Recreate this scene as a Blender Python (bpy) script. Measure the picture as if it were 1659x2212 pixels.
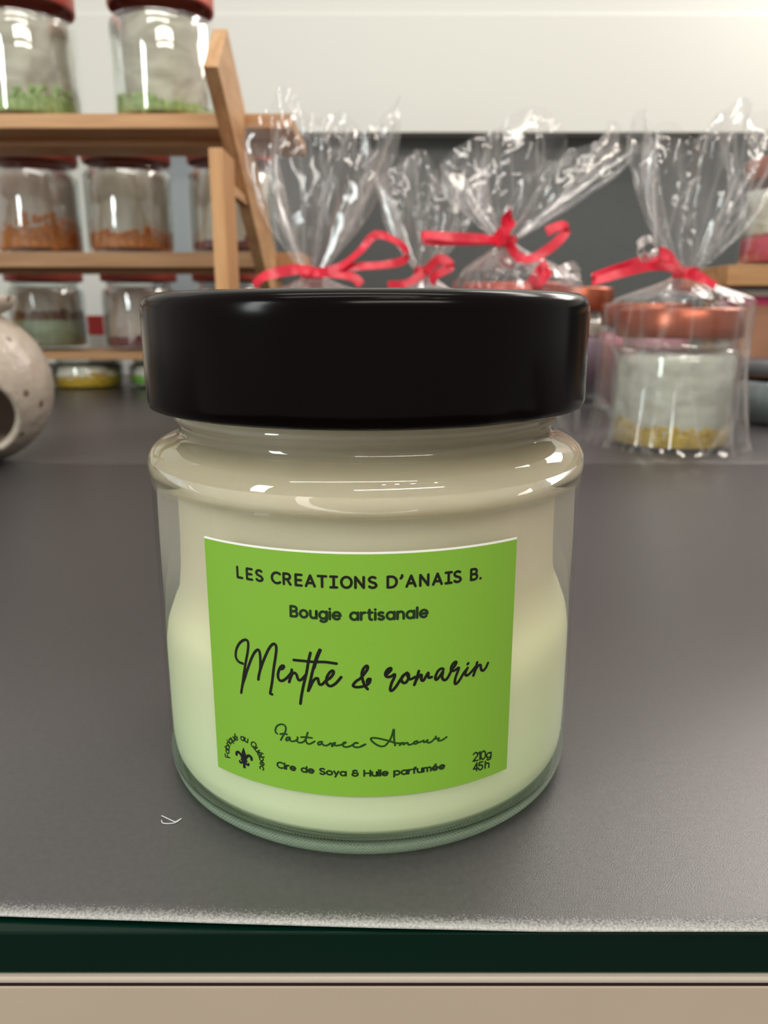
import bpy, bmesh, math, random
from math import sin, cos, pi, radians
from mathutils import Vector, Matrix, noise

for o in list(bpy.data.objects):
    bpy.data.objects.remove(o)

S = bpy.context.scene
COL = S.collection
R = 0.038                      # radius of the candle jar, metres
CAM_H = 2.141 * R              # height of the lens above the counter
PITCH = 0.2534
FPX = 1661.4

# ------------------------------------------------------------------ camera
cam_d = bpy.data.cameras.new('camera')
cam = bpy.data.objects.new('camera', cam_d)
COL.objects.link(cam)
cam.location = (0, 0, CAM_H)
cam.rotation_euler = (pi / 2 - PITCH, 0, 0)
cam_d.sensor_fit = 'VERTICAL'
cam_d.sensor_height = 36
cam_d.sensor_width = 27
cam_d.lens = FPX / 2212 * 36
cam_d.clip_start = 0.002
cam_d.clip_end = 50
cam_d.dof.use_dof = True
cam_d.dof.focus_distance = 0.112
cam_d.dof.aperture_fstop = 30
S.camera = cam

# ------------------------------------------------------------------ look
S.view_settings.view_transform = 'Standard'
S.view_settings.look = 'None'
S.view_settings.gamma = 1
S.view_settings.exposure = 0.0
S.view_settings.use_curve_mapping = False
S.cycles.max_bounces = 16
S.cycles.diffuse_bounces = 8
S.cycles.glossy_bounces = 5
S.cycles.transmission_bounces = 12
S.cycles.transparent_max_bounces = 24
S.cycles.caustics_refractive = True
S.cycles.caustics_reflective = False
S.cycles.sample_clamp_indirect = 6
S.cycles.blur_glossy = 0.3

# ------------------------------------------------------------------ world and lamps
W = bpy.data.worlds.new('shop')
S.world = W
W.use_nodes = True
bg = W.node_tree.nodes['Background']
bg.inputs[0].default_value = (1.0, 0.94, 0.86, 1)
bg.inputs[1].default_value = 0.48

LAMPS = 0.45
def area(name, loc, target, sx, sy, power, color):
    d = bpy.data.lights.new(name, 'AREA')
    d.shape = 'RECTANGLE'; d.size = sx; d.size_y = sy
    d.energy = power * LAMPS; d.color = color
    o = bpy.data.objects.new(name, d)
    COL.objects.link(o)
    o.location = loc
    o.rotation_euler = (Vector(target) - Vector(loc)).to_track_quat('-Z', 'Y').to_euler()
    return o

area('ceiling_lamp_behind', (0.62, 0.95, 1.02), (0.05, 0.25, 0.0), 0.8, 0.16, 10, (1.0, 0.93, 0.86))
area('ceiling_lamp_over', (0.0, 0.30, 1.4), (0.0, 0.30, 0.0), 1.1, 0.10, 10, (1.0, 0.95, 0.88))
area('ceiling_lamp_front', (0.35, -0.9, 0.90), (0, 0.2, 0.05), 1.0, 0.08, 17, (1.0, 0.93, 0.82))
area('cool_fill_left', (-0.85, -0.50, 0.46), (0.0, 0.4, 0.05), 0.16, 0.5, 13.0, (0.88, 0.97, 0.95))  # added cool fill from the left, no window behind it
for _i, _x in enumerate((0.10, 0.17, 0.26, 0.40)):
    area('spot_lamp', (_x, -0.30 + 0.03 * _i, 0.80), (0.05, 0.15, 0), 0.025, 0.025, 0.35, (1.0, 0.9, 0.76))
area('wall_washer', (-0.45, 0.9, 1.05), (-0.4, 1.14, 0.5), 1.5, 0.06, 1.9, (0.86, 0.96, 1.0))
area('shelf_fill', (-0.1, -0.12, 0.85), (-0.2, 0.75, 0.2), 0.7, 0.06, 5, (1.0, 0.94, 0.86))  # extra fill aimed at the dim shelf jars, no fixture there
area('mat_glow_fill_right', (0.75, 1.0, 0.62), (0.1, 0.2, 0.0), 0.5, 0.22, 9, (1.0, 0.9, 0.84))  # added out of view to put a glow on the mat's right side

# ------------------------------------------------------------------ helpers
def at(px, py, y):
    """Point of the world plane Y=y (in jar radii) seen at a pixel of the photograph."""
    u = (px - 829.5) / FPX; v = (1106 - py) / FPX
    c, s = cos(PITCH), sin(PITCH)
    d = Vector((u, c + v * s, -s + v * c))
    t = y * R / d.y
    return Vector((d.x * t, y * R, CAM_H + d.z * t))

def lin(c):
    return tuple(((v / 255) / 12.92 if v / 255 <= 0.04045 else ((v / 255 + 0.055) / 1.055) ** 2.4) for v in c) + (1,)

def newmat(name):
    m = bpy.data.materials.new(name)
    m.use_nodes = True
    return m, m.node_tree.nodes, m.node_tree.links, m.node_tree.nodes['Principled BSDF']

def mat(name, rgb, rough=0.5, metal=0.0, spec=0.5, bump=0.0, bscale=400, vary=0.0, vscale=60, coat=0.0, sub=0.0):
    """Plain procedural surface: base colour with a little noise in colour and relief."""
    m, N, L, P = newmat(name)
    P.inputs['Roughness'].default_value = rough
    P.inputs['Metallic'].default_value = metal
    P.inputs['Specular IOR Level'].default_value = spec
    P.inputs['Coat Weight'].default_value = coat
    P.inputs['Coat Roughness'].default_value = 0.08
    if sub:
        P.inputs['Subsurface Weight'].default_value = sub
        P.inputs['Subsurface Radius'].default_value = (0.006, 0.006, 0.004)
        P.inputs['Subsurface Scale'].default_value = 1.0
    tc = N.new('ShaderNodeTexCoord')
    c = lin(rgb)
    if vary:
        n = N.new('ShaderNodeTexNoise'); n.inputs['Scale'].default_value = vscale; n.inputs['Detail'].default_value = 3
        r = N.new('ShaderNodeValToRGB')
        r.color_ramp.elements[0].position = 0.3; r.color_ramp.elements[1].position = 0.7
        r.color_ramp.elements[0].color = tuple(v * (1 - vary) for v in c[:3]) + (1,)
        r.color_ramp.elements[1].color = tuple(min(1, v * (1 + vary)) for v in c[:3]) + (1,)
        L.new(tc.outputs['Object'], n.inputs['Vector']); L.new(n.outputs['Fac'], r.inputs['Fac'])
        L.new(r.outputs['Color'], P.inputs['Base Color'])
    else:
        P.inputs['Base Color'].default_value = c
    if bump:
        n2 = N.new('ShaderNodeTexNoise'); n2.inputs['Scale'].default_value = bscale; n2.inputs['Detail'].default_value = 2
        b = N.new('ShaderNodeBump'); b.inputs['Strength'].default_value = bump; b.inputs['Distance'].default_value = 0.0005
        L.new(tc.outputs['Object'], n2.inputs['Vector']); L.new(n2.outputs['Fac'], b.inputs['Height'])
        L.new(b.outputs['Normal'], P.inputs['Normal'])
    return m

def wood_mat(name, dark, light, axis='X'):
    m, N, L, P = newmat(name)
    tc = N.new('ShaderNodeTexCoord'); mp = N.new('ShaderNodeMapping')
    mp.inputs['Scale'].default_value = (8, 120, 120) if axis == 'X' else ((120, 12, 60) if axis == 'Y' else (120, 120, 8))
    n = N.new('ShaderNodeTexNoise'); n.inputs['Scale'].default_value = 1.6; n.inputs['Detail'].default_value = 4; n.inputs['Roughness'].default_value = 0.6
    r = N.new('ShaderNodeValToRGB')
    r.color_ramp.elements[0].position = 0.3; r.color_ramp.elements[0].color = lin(dark)
    r.color_ramp.elements[1].position = 0.72; r.color_ramp.elements[1].color = lin(light)
    L.new(tc.outputs['Object'], mp.inputs['Vector']); L.new(mp.outputs['Vector'], n.inputs['Vector'])
    L.new(n.outputs['Fac'], r.inputs['Fac']); L.new(r.outputs['Color'], P.inputs['Base Color'])
    P.inputs['Roughness'].default_value = 0.5
    b = N.new('ShaderNodeBump'); b.inputs['Strength'].default_value = 0.25; b.inputs['Distance'].default_value = 0.0004
    L.new(n.outputs['Fac'], b.inputs['Height']); L.new(b.outputs['Normal'], P.inputs['Normal'])
    return m

def glass_real(name, tint, rough=0.0, ior=1.5, wave=0.0):
    m, N, L, P = newmat(name)
    P.inputs['Base Color'].default_value = tint + (1,)
    P.inputs['Roughness'].default_value = rough
    P.inputs['IOR'].default_value = ior
    P.inputs['Transmission Weight'].default_value = 1.0
    if wave:
        tc = N.new('ShaderNodeTexCoord'); n = N.new('ShaderNodeTexNoise'); n.inputs['Scale'].default_value = 90
        b = N.new('ShaderNodeBump'); b.inputs['Strength'].default_value = wave; b.inputs['Distance'].default_value = 0.001
        L.new(tc.outputs['Object'], n.inputs['Vector']); L.new(n.outputs['Fac'], b.inputs['Height']); L.new(b.outputs['Normal'], P.inputs['Normal'])
    return m

def film(name, tint, base, edge, glint_streak, glint_streak_col, rough=0.06, bscale=160, bstr=0.5):
    """Clear film or thin glass: lets light straight through, mirrors at glancing angles, white streaks painted in for light caught on creases."""
    m, N, L, P = newmat(name)
    N.remove(P)
    out = N['Material Output']
    tr = N.new('ShaderNodeBsdfTransparent'); tr.inputs[0].default_value = tint + (1,)
    gl = N.new('ShaderNodeBsdfGlossy'); gl.inputs['Roughness'].default_value = rough
    gl.inputs['Color'].default_value = (1, 1, 1, 1)
    lw = N.new('ShaderNodeLayerWeight'); lw.inputs['Blend'].default_value = 0.35
    mr = N.new('ShaderNodeMapRange'); mr.inputs['To Min'].default_value = base; mr.inputs['To Max'].default_value = edge
    L.new(lw.outputs['Facing'], mr.inputs['Value'])
    mx = N.new('ShaderNodeMixShader')
    L.new(mr.outputs['Result'], mx.inputs[0]); L.new(tr.outputs[0], mx.inputs[1]); L.new(gl.outputs[0], mx.inputs[2])
    last = mx
    tc = N.new('ShaderNodeTexCoord')
    if bstr:
        n = N.new('ShaderNodeTexNoise'); n.inputs['Scale'].default_value = bscale; n.inputs['Detail'].default_value = 3
        b = N.new('ShaderNodeBump'); b.inputs['Strength'].default_value = bstr; b.inputs['Distance'].default_value = 0.0015
        mb = N.new('ShaderNodeMapping'); mb.inputs['Scale'].default_value = (1, 1, .22)
        L.new(tc.outputs['Object'], mb.inputs['Vector']); L.new(mb.outputs['Vector'], n.inputs['Vector']); L.new(n.outputs['Fac'], b.inputs['Height'])
        L.new(b.outputs['Normal'], gl.inputs['Normal']); L.new(b.outputs['Normal'], lw.inputs['Normal'])
    if glint_streak:
        df = N.new('ShaderNodeBsdfDiffuse'); df.inputs[0].default_value = glint_streak_col + (1,)
        tl = N.new('ShaderNodeBsdfTranslucent'); tl.inputs[0].default_value = glint_streak_col + (1,)
        ad = N.new('ShaderNodeMixShader'); ad.inputs[0].default_value = 0.5
        L.new(df.outputs[0], ad.inputs[1]); L.new(tl.outputs[0], ad.inputs[2])
        vo = N.new('ShaderNodeTexVoronoi'); vo.feature = 'DISTANCE_TO_EDGE'; vo.inputs['Scale'].default_value = 26
        mp = N.new('ShaderNodeMapping'); mp.inputs['Scale'].default_value = (1.6, 1.6, 0.35)
        L.new(tc.outputs['Object'], mp.inputs['Vector']); L.new(mp.outputs['Vector'], vo.inputs['Vector'])
        h = N.new('ShaderNodeMapRange'); h.inputs['From Min'].default_value = 0.0; h.inputs['From Max'].default_value = 0.05
        h.inputs['To Min'].default_value = glint_streak; h.inputs['To Max'].default_value = glint_streak * 0.12
        L.new(vo.outputs['Distance'], h.inputs['Value'])
        m2 = N.new('ShaderNodeMixShader')
        L.new(h.outputs['Result'], m2.inputs[0]); L.new(mx.outputs[0], m2.inputs[1]); L.new(ad.outputs[0], m2.inputs[2])
        last = m2
    L.new(last.outputs[0], out.inputs[0])
    return m

def mesh_obj(name, verts, faces, m, parent=None, smooth=True, loc=None):
    me = bpy.data.meshes.new(name)
    me.from_pydata([tuple(v) for v in verts], [], faces)
    me.validate(); me.update()
    if smooth:
        me.polygons.foreach_set('use_smooth', [True] * len(me.polygons))
    if m is not None:
        me.materials.append(m)
    o = bpy.data.objects.new(name, me)
    COL.objects.link(o)
    if parent is not None:
        o.parent = parent
    if loc is not None:
        o.location = loc
    return o

def tag(o, label=None, cat=None, group=None, kind=None):
    if label: o['label'] = label
    if cat: o['category'] = cat
    if group: o['group'] = group
    if kind: o['kind'] = kind
    return o

def thing(name, label, cat, loc=(0, 0, 0), rz=0.0, group=None):
    o = bpy.data.objects.new(name, None)
    o.empty_display_size = 0.01
    COL.objects.link(o)
    o.location = loc; o.rotation_euler = (0, 0, rz)
    return tag(o, label, cat, group)

def lathe(profile, n=96, close=False, jitter=None, scale=R):
    """Revolve (r, z) pairs (in jar radii) round Z. Profile points on the axis become poles."""
    V, F, rings = [], [], []
    for k, (r, z) in enumerate(profile):
        if r < 1e-6:
            rings.append([len(V)]); V.append(Vector((0, 0, z * scale)))
        else:
            ring = []
            for i in range(n):
                a = 2 * pi * i / n
                rr, zz = r, z
                if jitter: rr, zz = jitter(k, a, r, z)
                ring.append(len(V)); V.append(Vector((rr * cos(a), rr * sin(a), zz)) * scale)
            rings.append(ring)
    pairs = list(zip(rings, rings[1:]))
    if close: pairs.append((rings[-1], rings[0]))
    for A, B in pairs:
        if len(A) == 1 and len(B) == 1: continue
        for i in range(n):
            j = (i + 1) % n
            if len(A) == 1: F.append((A[0], B[j], B[i]))
            elif len(B) == 1: F.append((A[i], A[j], B[0]))
            else: F.append((A[i], A[j], B[j], B[i]))
    return V, F

def box_vf(x0, x1, y0, y1, z0, z1):
    V = [Vector((x, y, z)) for z in (z0, z1) for y in (y0, y1) for x in (x0, x1)]
    F = [(0, 2, 3, 1), (4, 5, 7, 6), (0, 1, 5, 4), (2, 6, 7, 3), (0, 4, 6, 2), (1, 3, 7, 5)]
    return V, F

def bevel_mesh(o, width, seg=2):
    bm = bmesh.new(); bm.from_mesh(o.data)
    bmesh.ops.bevel(bm, geom=list(bm.edges), offset=width, segments=seg, profile=0.6, affect='EDGES')
    bm.to_mesh(o.data); bm.free()
    o.data.polygons.foreach_set('use_smooth', [False] * len(o.data.polygons))
    return o

def box(name, x0, x1, y0, y1, z0, z1, m, parent=None, bev=0.0):
    V, F = box_vf(x0, x1, y0, y1, z0, z1)
    o = mesh_obj(name, V, F, m, parent, smooth=False)
    if bev: bevel_mesh(o, bev)
    return o

def spline(pts, n=6):
    p = [Vector(q) for q in pts]
    if len(p) < 3: return p
    P = [2 * p[0] - p[1]] + p + [2 * p[-1] - p[-2]]
    out = []
    for i in range(1, len(P) - 2):
        a, b, c, d = P[i - 1], P[i], P[i + 1], P[i + 2]
        for k in range(n):
            t = k / n
            out.append(0.5 * ((2 * b) + (c - a) * t + (2 * a - 5 * b + 4 * c - d) * t * t + (-a + 3 * b - 3 * c + d) * t ** 3))
    out.append(p[-1])
    return out

# ------------------------------------------------------------------ materials
M_MAT = mat('counter_mat_dark_grey', (70, 68, 70), rough=0.35, spec=0.9, bump=0.16, bscale=5200, vary=0.12, vscale=900)
M_GREENEDGE = mat('dark_green_glass_edge', (0, 30, 21), rough=0.12, spec=0.25, vary=0.1, vscale=20)
M_METAL = mat('brushed_aluminium', (205, 194, 180), rough=0.4, metal=0.2, bump=0.1)
def edge_highlight(m):
    """Speckled highlight painted into the colour along the front edge, from a per-point map."""
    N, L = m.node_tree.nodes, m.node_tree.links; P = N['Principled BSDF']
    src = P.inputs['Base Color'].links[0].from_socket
    at_ = N.new('ShaderNodeAttribute'); at_.attribute_name = 'edge_glint'
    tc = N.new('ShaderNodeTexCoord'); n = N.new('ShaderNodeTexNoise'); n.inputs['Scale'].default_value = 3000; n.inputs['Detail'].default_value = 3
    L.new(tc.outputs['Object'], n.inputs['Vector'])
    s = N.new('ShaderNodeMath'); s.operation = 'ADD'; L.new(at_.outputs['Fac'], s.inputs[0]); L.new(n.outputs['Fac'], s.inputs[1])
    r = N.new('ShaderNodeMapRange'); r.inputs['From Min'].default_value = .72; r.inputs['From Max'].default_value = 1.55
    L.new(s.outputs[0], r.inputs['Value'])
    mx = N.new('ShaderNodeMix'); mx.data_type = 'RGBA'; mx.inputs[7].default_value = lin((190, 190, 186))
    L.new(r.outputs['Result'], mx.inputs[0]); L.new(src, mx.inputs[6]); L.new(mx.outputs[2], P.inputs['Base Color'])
edge_highlight(M_MAT)
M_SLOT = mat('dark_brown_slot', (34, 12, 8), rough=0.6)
M_BEIGE = mat('beige_cabinet_panel', (184, 168, 150), rough=0.5, vary=0.03, vscale=30)
M_FLOORM = mat('grey_floor', (120, 112, 104), rough=0.6, vary=0.1, vscale=4)
M_WHITE = mat('white_wall_panel', (222, 224, 218), rough=0.45)
M_DARKWALL = mat('dark_grey_wall_panel', (84, 88, 88), rough=0.5, vary=0.03)
M_GREYWALL = mat('blue_grey_upright', (150, 160, 166), rough=0.5)
M_LID = mat('black_lid_lacquer', (4, 1, 1), rough=0.17, spec=0.12)
M_WAX = None
M_GLASS = glass_real('clear_jar_glass', (0.99, 1.0, 0.993), wave=0.03)
def knurled_heel(m):
    """The heel of the jar is stippled and scatters light: pale green, in small bricks."""
    N, L = m.node_tree.nodes, m.node_tree.links
    P, out = N['Principled BSDF'], N['Material Output']
    tc = N.new('ShaderNodeTexCoord'); sp = N.new('ShaderNodeSeparateXYZ'); L.new(tc.outputs['Object'], sp.inputs[0])
    at2 = N.new('ShaderNodeMath'); at2.operation = 'ARCTAN2'; L.new(sp.outputs['Y'], at2.inputs[0]); L.new(sp.outputs['X'], at2.inputs[1])
    cb = N.new('ShaderNodeCombineXYZ'); L.new(at2.outputs[0], cb.inputs['X'])
    mz = N.new('ShaderNodeMath'); mz.operation = 'MULTIPLY'; mz.inputs[1].default_value = 26; L.new(sp.outputs['Z'], mz.inputs[0]); L.new(mz.outputs[0], cb.inputs['Y'])
    br = N.new('ShaderNodeTexBrick'); br.inputs['Scale'].default_value = 30; br.inputs['Mortar Size'].default_value = .05
    br.inputs['Color1'].default_value = (.35, .35, .35, 1); br.inputs['Color2'].default_value = (.5, .5, .5, 1); br.inputs['Mortar'].default_value = (1, 1, 1, 1)
    L.new(cb.outputs[0], br.inputs['Vector'])
    mr = N.new('ShaderNodeMapRange'); mr.inputs['From Min'].default_value = .10 * R; mr.inputs['From Max'].default_value = .07 * R
    mr.inputs['To Min'].default_value = 0; mr.inputs['To Max'].default_value = .95
    L.new(sp.outputs['Z'], mr.inputs['Value'])
    mu = N.new('ShaderNodeMath'); mu.operation = 'MULTIPLY'; L.new(mr.outputs['Result'], mu.inputs[0]); L.new(br.outputs['Color'], mu.inputs[1])
    df = N.new('ShaderNodeBsdfDiffuse'); df.inputs[0].default_value = lin((206, 228, 206))
    tl = N.new('ShaderNodeBsdfTranslucent'); tl.inputs[0].default_value = lin((186, 214, 190))
    a = N.new('ShaderNodeMixShader'); L.new(df.outputs[0], a.inputs[1]); L.new(tl.outputs[0], a.inputs[2])
    mx = N.new('ShaderNodeMixShader'); L.new(mu.outputs[0], mx.inputs[0]); L.new(P.outputs[0], mx.inputs[1]); L.new(a.outputs[0], mx.inputs[2])
    # the straight wall is thin and clear: light passes with a Fresnel mirror on top
    tr = N.new('ShaderNodeBsdfTransparent'); tr.inputs[0].default_value = (.985, .995, .985, 1)
    gs = N.new('ShaderNodeBsdfGlossy'); gs.inputs['Roughness'].default_value = .02
    fr = N.new('ShaderNodeFresnel'); fr.inputs['IOR'].default_value = 1.45
    fm = N.new('ShaderNodeMath'); fm.operation = 'MULTIPLY'; fm.inputs[1].default_value = .8; L.new(fr.outputs[0], fm.inputs[0])
    geo = N.new('ShaderNodeNewGeometry'); inv = N.new('ShaderNodeMath'); inv.operation = 'SUBTRACT'; inv.inputs[0].default_value = 1; L.new(geo.outputs['Backfacing'], inv.inputs[1])
    f2 = N.new('ShaderNodeMath'); f2.operation = 'MULTIPLY'; L.new(fm.outputs[0], f2.inputs[0]); L.new(inv.outputs[0], f2.inputs[1])
    th = N.new('ShaderNodeMixShader'); L.new(f2.outputs[0], th.inputs[0]); L.new(tr.outputs[0], th.inputs[1]); L.new(gs.outputs[0], th.inputs[2])
    m1 = N.new('ShaderNodeMapRange'); m1.inputs['From Min'].default_value = .09 * R; m1.inputs['From Max'].default_value = .13 * R; L.new(sp.outputs['Z'], m1.inputs['Value'])
    m2_ = N.new('ShaderNodeMapRange'); m2_.inputs['From Min'].default_value = 1.45 * R; m2_.inputs['From Max'].default_value = 1.41 * R; L.new(sp.outputs['Z'], m2_.inputs['Value'])
    m3 = N.new('ShaderNodeMath'); m3.operation = 'MULTIPLY'; L.new(m1.outputs[0], m3.inputs[0]); L.new(m2_.outputs[0], m3.inputs[1])
    fin = N.new('ShaderNodeMixShader'); L.new(m3.outputs[0], fin.inputs[0]); L.new(mx.outputs[0], fin.inputs[1]); L.new(th.outputs[0], fin.inputs[2])
    L.new(fin.outputs[0], out.inputs[0])
knurled_heel(M_GLASS)
M_THIN = film('thin_jar_glass', (0.965, 0.985, 0.975), 0.04, 0.6, 0, (1, 1, 1), rough=0.03, bstr=0.08, bscale=60)
M_FILM = film('clear_cellophane', (0.97, 0.97, 0.97), 0.03, 0.36, 0.22, (0.95, 0.93, 0.93), rough=0.08, bscale=80, bstr=0.22)
M_COPPER = mat('copper_lid', (168, 92, 68), rough=0.3, metal=0.7, spec=0.5, vary=0.05)
M_CORAL = mat('coral_lid', (182, 84, 72), rough=0.35, metal=0.2)
M_RIBBON = mat('red_satin_ribbon', (222, 36, 62), rough=0.35, spec=0.6, vary=0.12, vscale=300)
M_CERAMIC = None

# ------------------------------------------------------------------ the counter and its display case
YF = 2.315 * R      # front face of the case, from the lens
case = thing('display_case', 'display case with dark green glass edge, metal strip and beige front below the mats', 'display case', (0, 0, 0))
z_top = -0.033 * R
z_bot = z_top - 0.181 * R
XW = 1.3
g = box('glass_top', -XW, XW, YF, 31 * R, z_bot, z_top, M_GREENEDGE, case, bev=0.0003)
tag(g, 'thick dark green glass edge')
# slim aluminium strip under the glass, with rounded nose
n0 = z_bot
t = box('metal_strip', -XW, XW, YF - 0.0006, YF + 0.02, n0 - 0.0011, n0 - 0.0002, M_METAL, case, bev=0.0003)
tag(t, 'thin bright metal strip')
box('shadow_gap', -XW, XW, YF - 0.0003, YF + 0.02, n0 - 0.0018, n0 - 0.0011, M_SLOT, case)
p = box('front_panel', -XW, XW, YF - 0.0004, YF + 0.02, -0.5, n0 - 0.0018, M_BEIGE, case, bev=0.0003)
tag(p, 'smooth beige front panel')
box('back_panel', -XW, XW, 31 * R - 0.02, 31 * R, -0.5, z_bot, M_BEIGE, case)
box('bottom_panel', -XW, XW, YF + 0.02, 31 * R - 0.02, -0.5, -0.48, M_BEIGE, case)

def mat_sheet(name, outline_front, y_back, x0, x1, z1, th, material, edge=False):
    """A flat sheet with a rounded front edge. outline_front(x) gives the front y."""
    nx = 120
    rr = th * 0.5
    V, F = [], []
    prof = [(0.0, -th)] + [(-rr * cos(a), -rr + rr * sin(a) - 0 * a) for a in [(-pi / 2) + pi * k / 8 for k in range(9)]]
    rows = []
    for i in range(nx + 1):
        x = x0 + (x1 - x0) * i / nx
        dp = 0.0026 if edge else rr
        yf = outline_front(x) + dp
        row = [Vector((x, y_back, z1 - th))]
        for k in range(9):
            a = -pi / 2 + pi * k / 8
            row.append(Vector((x, yf - dp * cos(a) ** (1.0 if a < 0 else 1.3), z1 - rr + rr * sin(a))))
        row.append(Vector((x, yf + 0.0012, z1)))
        row.append(Vector((x, yf + 0.003, z1)))
        row.append(Vector((x, y_back, z1)))
        rows.append(row)
    m_ = len(rows[0])
    for row in rows: V += row
    for i in range(nx):
        for k in range(m_):
            a, b = i * m_ + k, i * m_ + (k + 1) % m_
            F.append((a, b, b + m_, a + m_))
    F.append(tuple(range(m_ - 1, -1, -1))); F.append(tuple(nx * m_ + k for k in range(m_)))
    o = mesh_obj(name, V, F, material, None)
    at_ = o.data.attributes.new('edge_glint', 'FLOAT', 'POINT')
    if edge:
        wv = [0, 0, 0, .3, .6, .85, .7, .45, .22, .12, 0, 0, 0]  # painted highlight strength across the rounded edge
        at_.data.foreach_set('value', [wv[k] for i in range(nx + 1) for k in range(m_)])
    o.data.polygons[-1].use_smooth = False; o.data.polygons[-2].use_smooth = False
    return o

def front_edge(x):
    # the near mat is cut slightly crooked: it recedes to the left
    u = x / R
    back = 0.034 * max(0.0, 0.55 - u) ** 1.15
    return (2.302 + min(back, 0.14)) * R + 0.00006 * sin(x * 900) * 0.4

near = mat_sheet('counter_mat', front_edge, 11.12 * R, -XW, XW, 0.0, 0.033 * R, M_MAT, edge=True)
tag(near, 'dark grey satin counter mat under the candle, with a bright front edge', 'counter mat', 'dark mats on the counter')
far = mat_sheet('counter_mat', lambda x: 11.17 * R, 30.9 * R, -XW, XW, -0.0002, 0.033 * R - 0.0002, M_MAT)
tag(far, 'dark grey counter mat behind the seam, under the shelves and wrapped jars', 'counter mat', 'dark mats on the counter')

# ------------------------------------------------------------------ the room
fl = box('floor', -3, 3, -3, 3, -0.92, -0.9, M_FLOORM); tag(fl, kind='structure')
wz = at(1100, 286, 30).z
w = box('wall_back', -XW * 1.6, XW * 1.6, 30 * R, 30 * R + 0.03, wz, at(1100, 30, 30).z, M_WHITE, bev=0.0008); tag(w, kind='structure')
w = box('wall_back_upper', -XW * 1.6, XW * 1.6, 30 * R + 0.002, 30 * R + 0.03, at(1100, 30, 30).z, 1.3, M_WHITE); tag(w, kind='structure')
w = box('wall_back_lower', at(560, 500, 31).x, XW * 1.6, 31.2 * R, 31.2 * R + 0.03, -0.9, wz + 0.01, M_DARKWALL); tag(w, kind='structure')
w = box('trim_1', at(320, 500, 31).x, at(560, 500, 31).x, 31.1 * R, 31.1 * R + 0.03, -0.9, wz + 0.01, M_GREYWALL); tag(w, kind='structure')
w = box('wall_back_left', -XW * 1.6, at(320, 500, 31).x, 31.1 * R, 31.1 * R + 0.03, -0.9, wz + 0.01, M_WHITE); tag(w, kind='structure')

# ------------------------------------------------------------------ the mint and rosemary candle
JX, JY = -0.0811 * R, 3.6393 * R
# wax: pale mint at the bottom, blending to cream higher up
def wax_material():
    m, N, L, P = newmat('pale_mint_soy_wax')
    tc = N.new('ShaderNodeTexCoord'); sp = N.new('ShaderNodeSeparateXYZ'); L.new(tc.outputs['Object'], sp.inputs[0])
    nz = N.new('ShaderNodeTexNoise'); nz.inputs['Scale'].default_value = 22; nz.inputs['Detail'].default_value = 2
    L.new(tc.outputs['Object'], nz.inputs['Vector'])
    ma = N.new('ShaderNodeMath'); ma.operation = 'MULTIPLY_ADD'; ma.inputs[1].default_value = 0.008
    L.new(nz.outputs['Fac'], ma.inputs[0]); L.new(sp.outputs['Z'], ma.inputs[2])
    mr = N.new('ShaderNodeMapRange'); mr.inputs['From Min'].default_value = 0.45 * R; mr.inputs['From Max'].default_value = 1.25 * R
    L.new(ma.outputs[0], mr.inputs['Value'])
    r = N.new('ShaderNodeValToRGB')
    r.color_ramp.elements[0].color = lin((226, 240, 196)); r.color_ramp.elements[1].color = lin((234, 222, 188))
    L.new(mr.outputs['Result'], r.inputs['Fac']); L.new(r.outputs['Color'], P.inputs['Base Color'])
    P.inputs['Roughness'].default_value = 0.45
    P.inputs['Subsurface Weight'].default_value = 0.35
    P.inputs['Subsurface Radius'].default_value = (0.008, 0.009, 0.005)
    P.inputs['Subsurface Scale'].default_value = 1.0
    return m
M_WAX = wax_material()

candle = thing('candle_jar', 'large glass jar candle with black lid and bright green label, nearest the lens', 'candle', (JX, JY, 0))
def rounded(pts, n=4):
    v = spline([Vector((a, b, 0)) for a, b in pts], n)
    return [(max(0.0, q.x), q.y) for q in v]
outer = [(0, .05), (.5, .05), (.74, .045), (.82, .028), (.865, .006), (.89, 0.0), (.93, .001), (.962, .010), (.985, .035), (.996, .07), (1.0, .12),
         (1.0, .4), (1.0, .8), (1.0, 1.2), (1.0, 1.42), (1.002, 1.45), (1.007, 1.475), (1.008, 1.50), (1.003, 1.53), (.985, 1.56), (.955, 1.583), (.92, 1.598), (.885, 1.61),
         (.865, 1.62), (.857, 1.635), (.856, 1.655), (.866, 1.672), (.882, 1.682), (.886, 1.70), (.878, 1.72), (.862, 1.74), (.86, 2.05), (.85, 2.09), (.83, 2.10)]
inner = [(.81, 2.09), (.80, 2.05), (.80, 1.75), (.80, 1.66), (.806, 1.62), (.83, 1.585), (.88, 1.55), (.925, 1.515), (.955, 1.47), (.975, 1.42), (.982, 1.35),
         (.985, 1.0), (.985, .6), (.985, .34), (.984, .20), (.977, .135), (.955, .09), (.90, .072), (.6, .066), (0, .066)]
V, F = lathe(outer + inner, 144)
gl = mesh_obj('glass_body', V, F, M_GLASS, candle)
bm = bmesh.new(); bm.from_mesh(gl.data); bmesh.ops.recalc_face_normals(bm, faces=bm.faces); bm.to_mesh(gl.data); bm.free()
wax = [(0, .062), (.6, .062), (.90, .069), (.953, .087), (.9752, .134), (.982, .20), (.9835, .34), (.9835, .5), (.9835, .62), (.982, .70), (.972, .77), (.945, .84), (.912, .91), (.896, 1.0),
       (.89, 1.15), (.888, 1.34), (.90, 1.385), (.94, 1.42), (.958, 1.455), (.93, 1.512), (.884, 1.552), (.833, 1.588), (.808, 1.62), (.803, 1.65), (.803, 1.70), (.79, 1.74), (.70, 1.75), (0, 1.75)]
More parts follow.
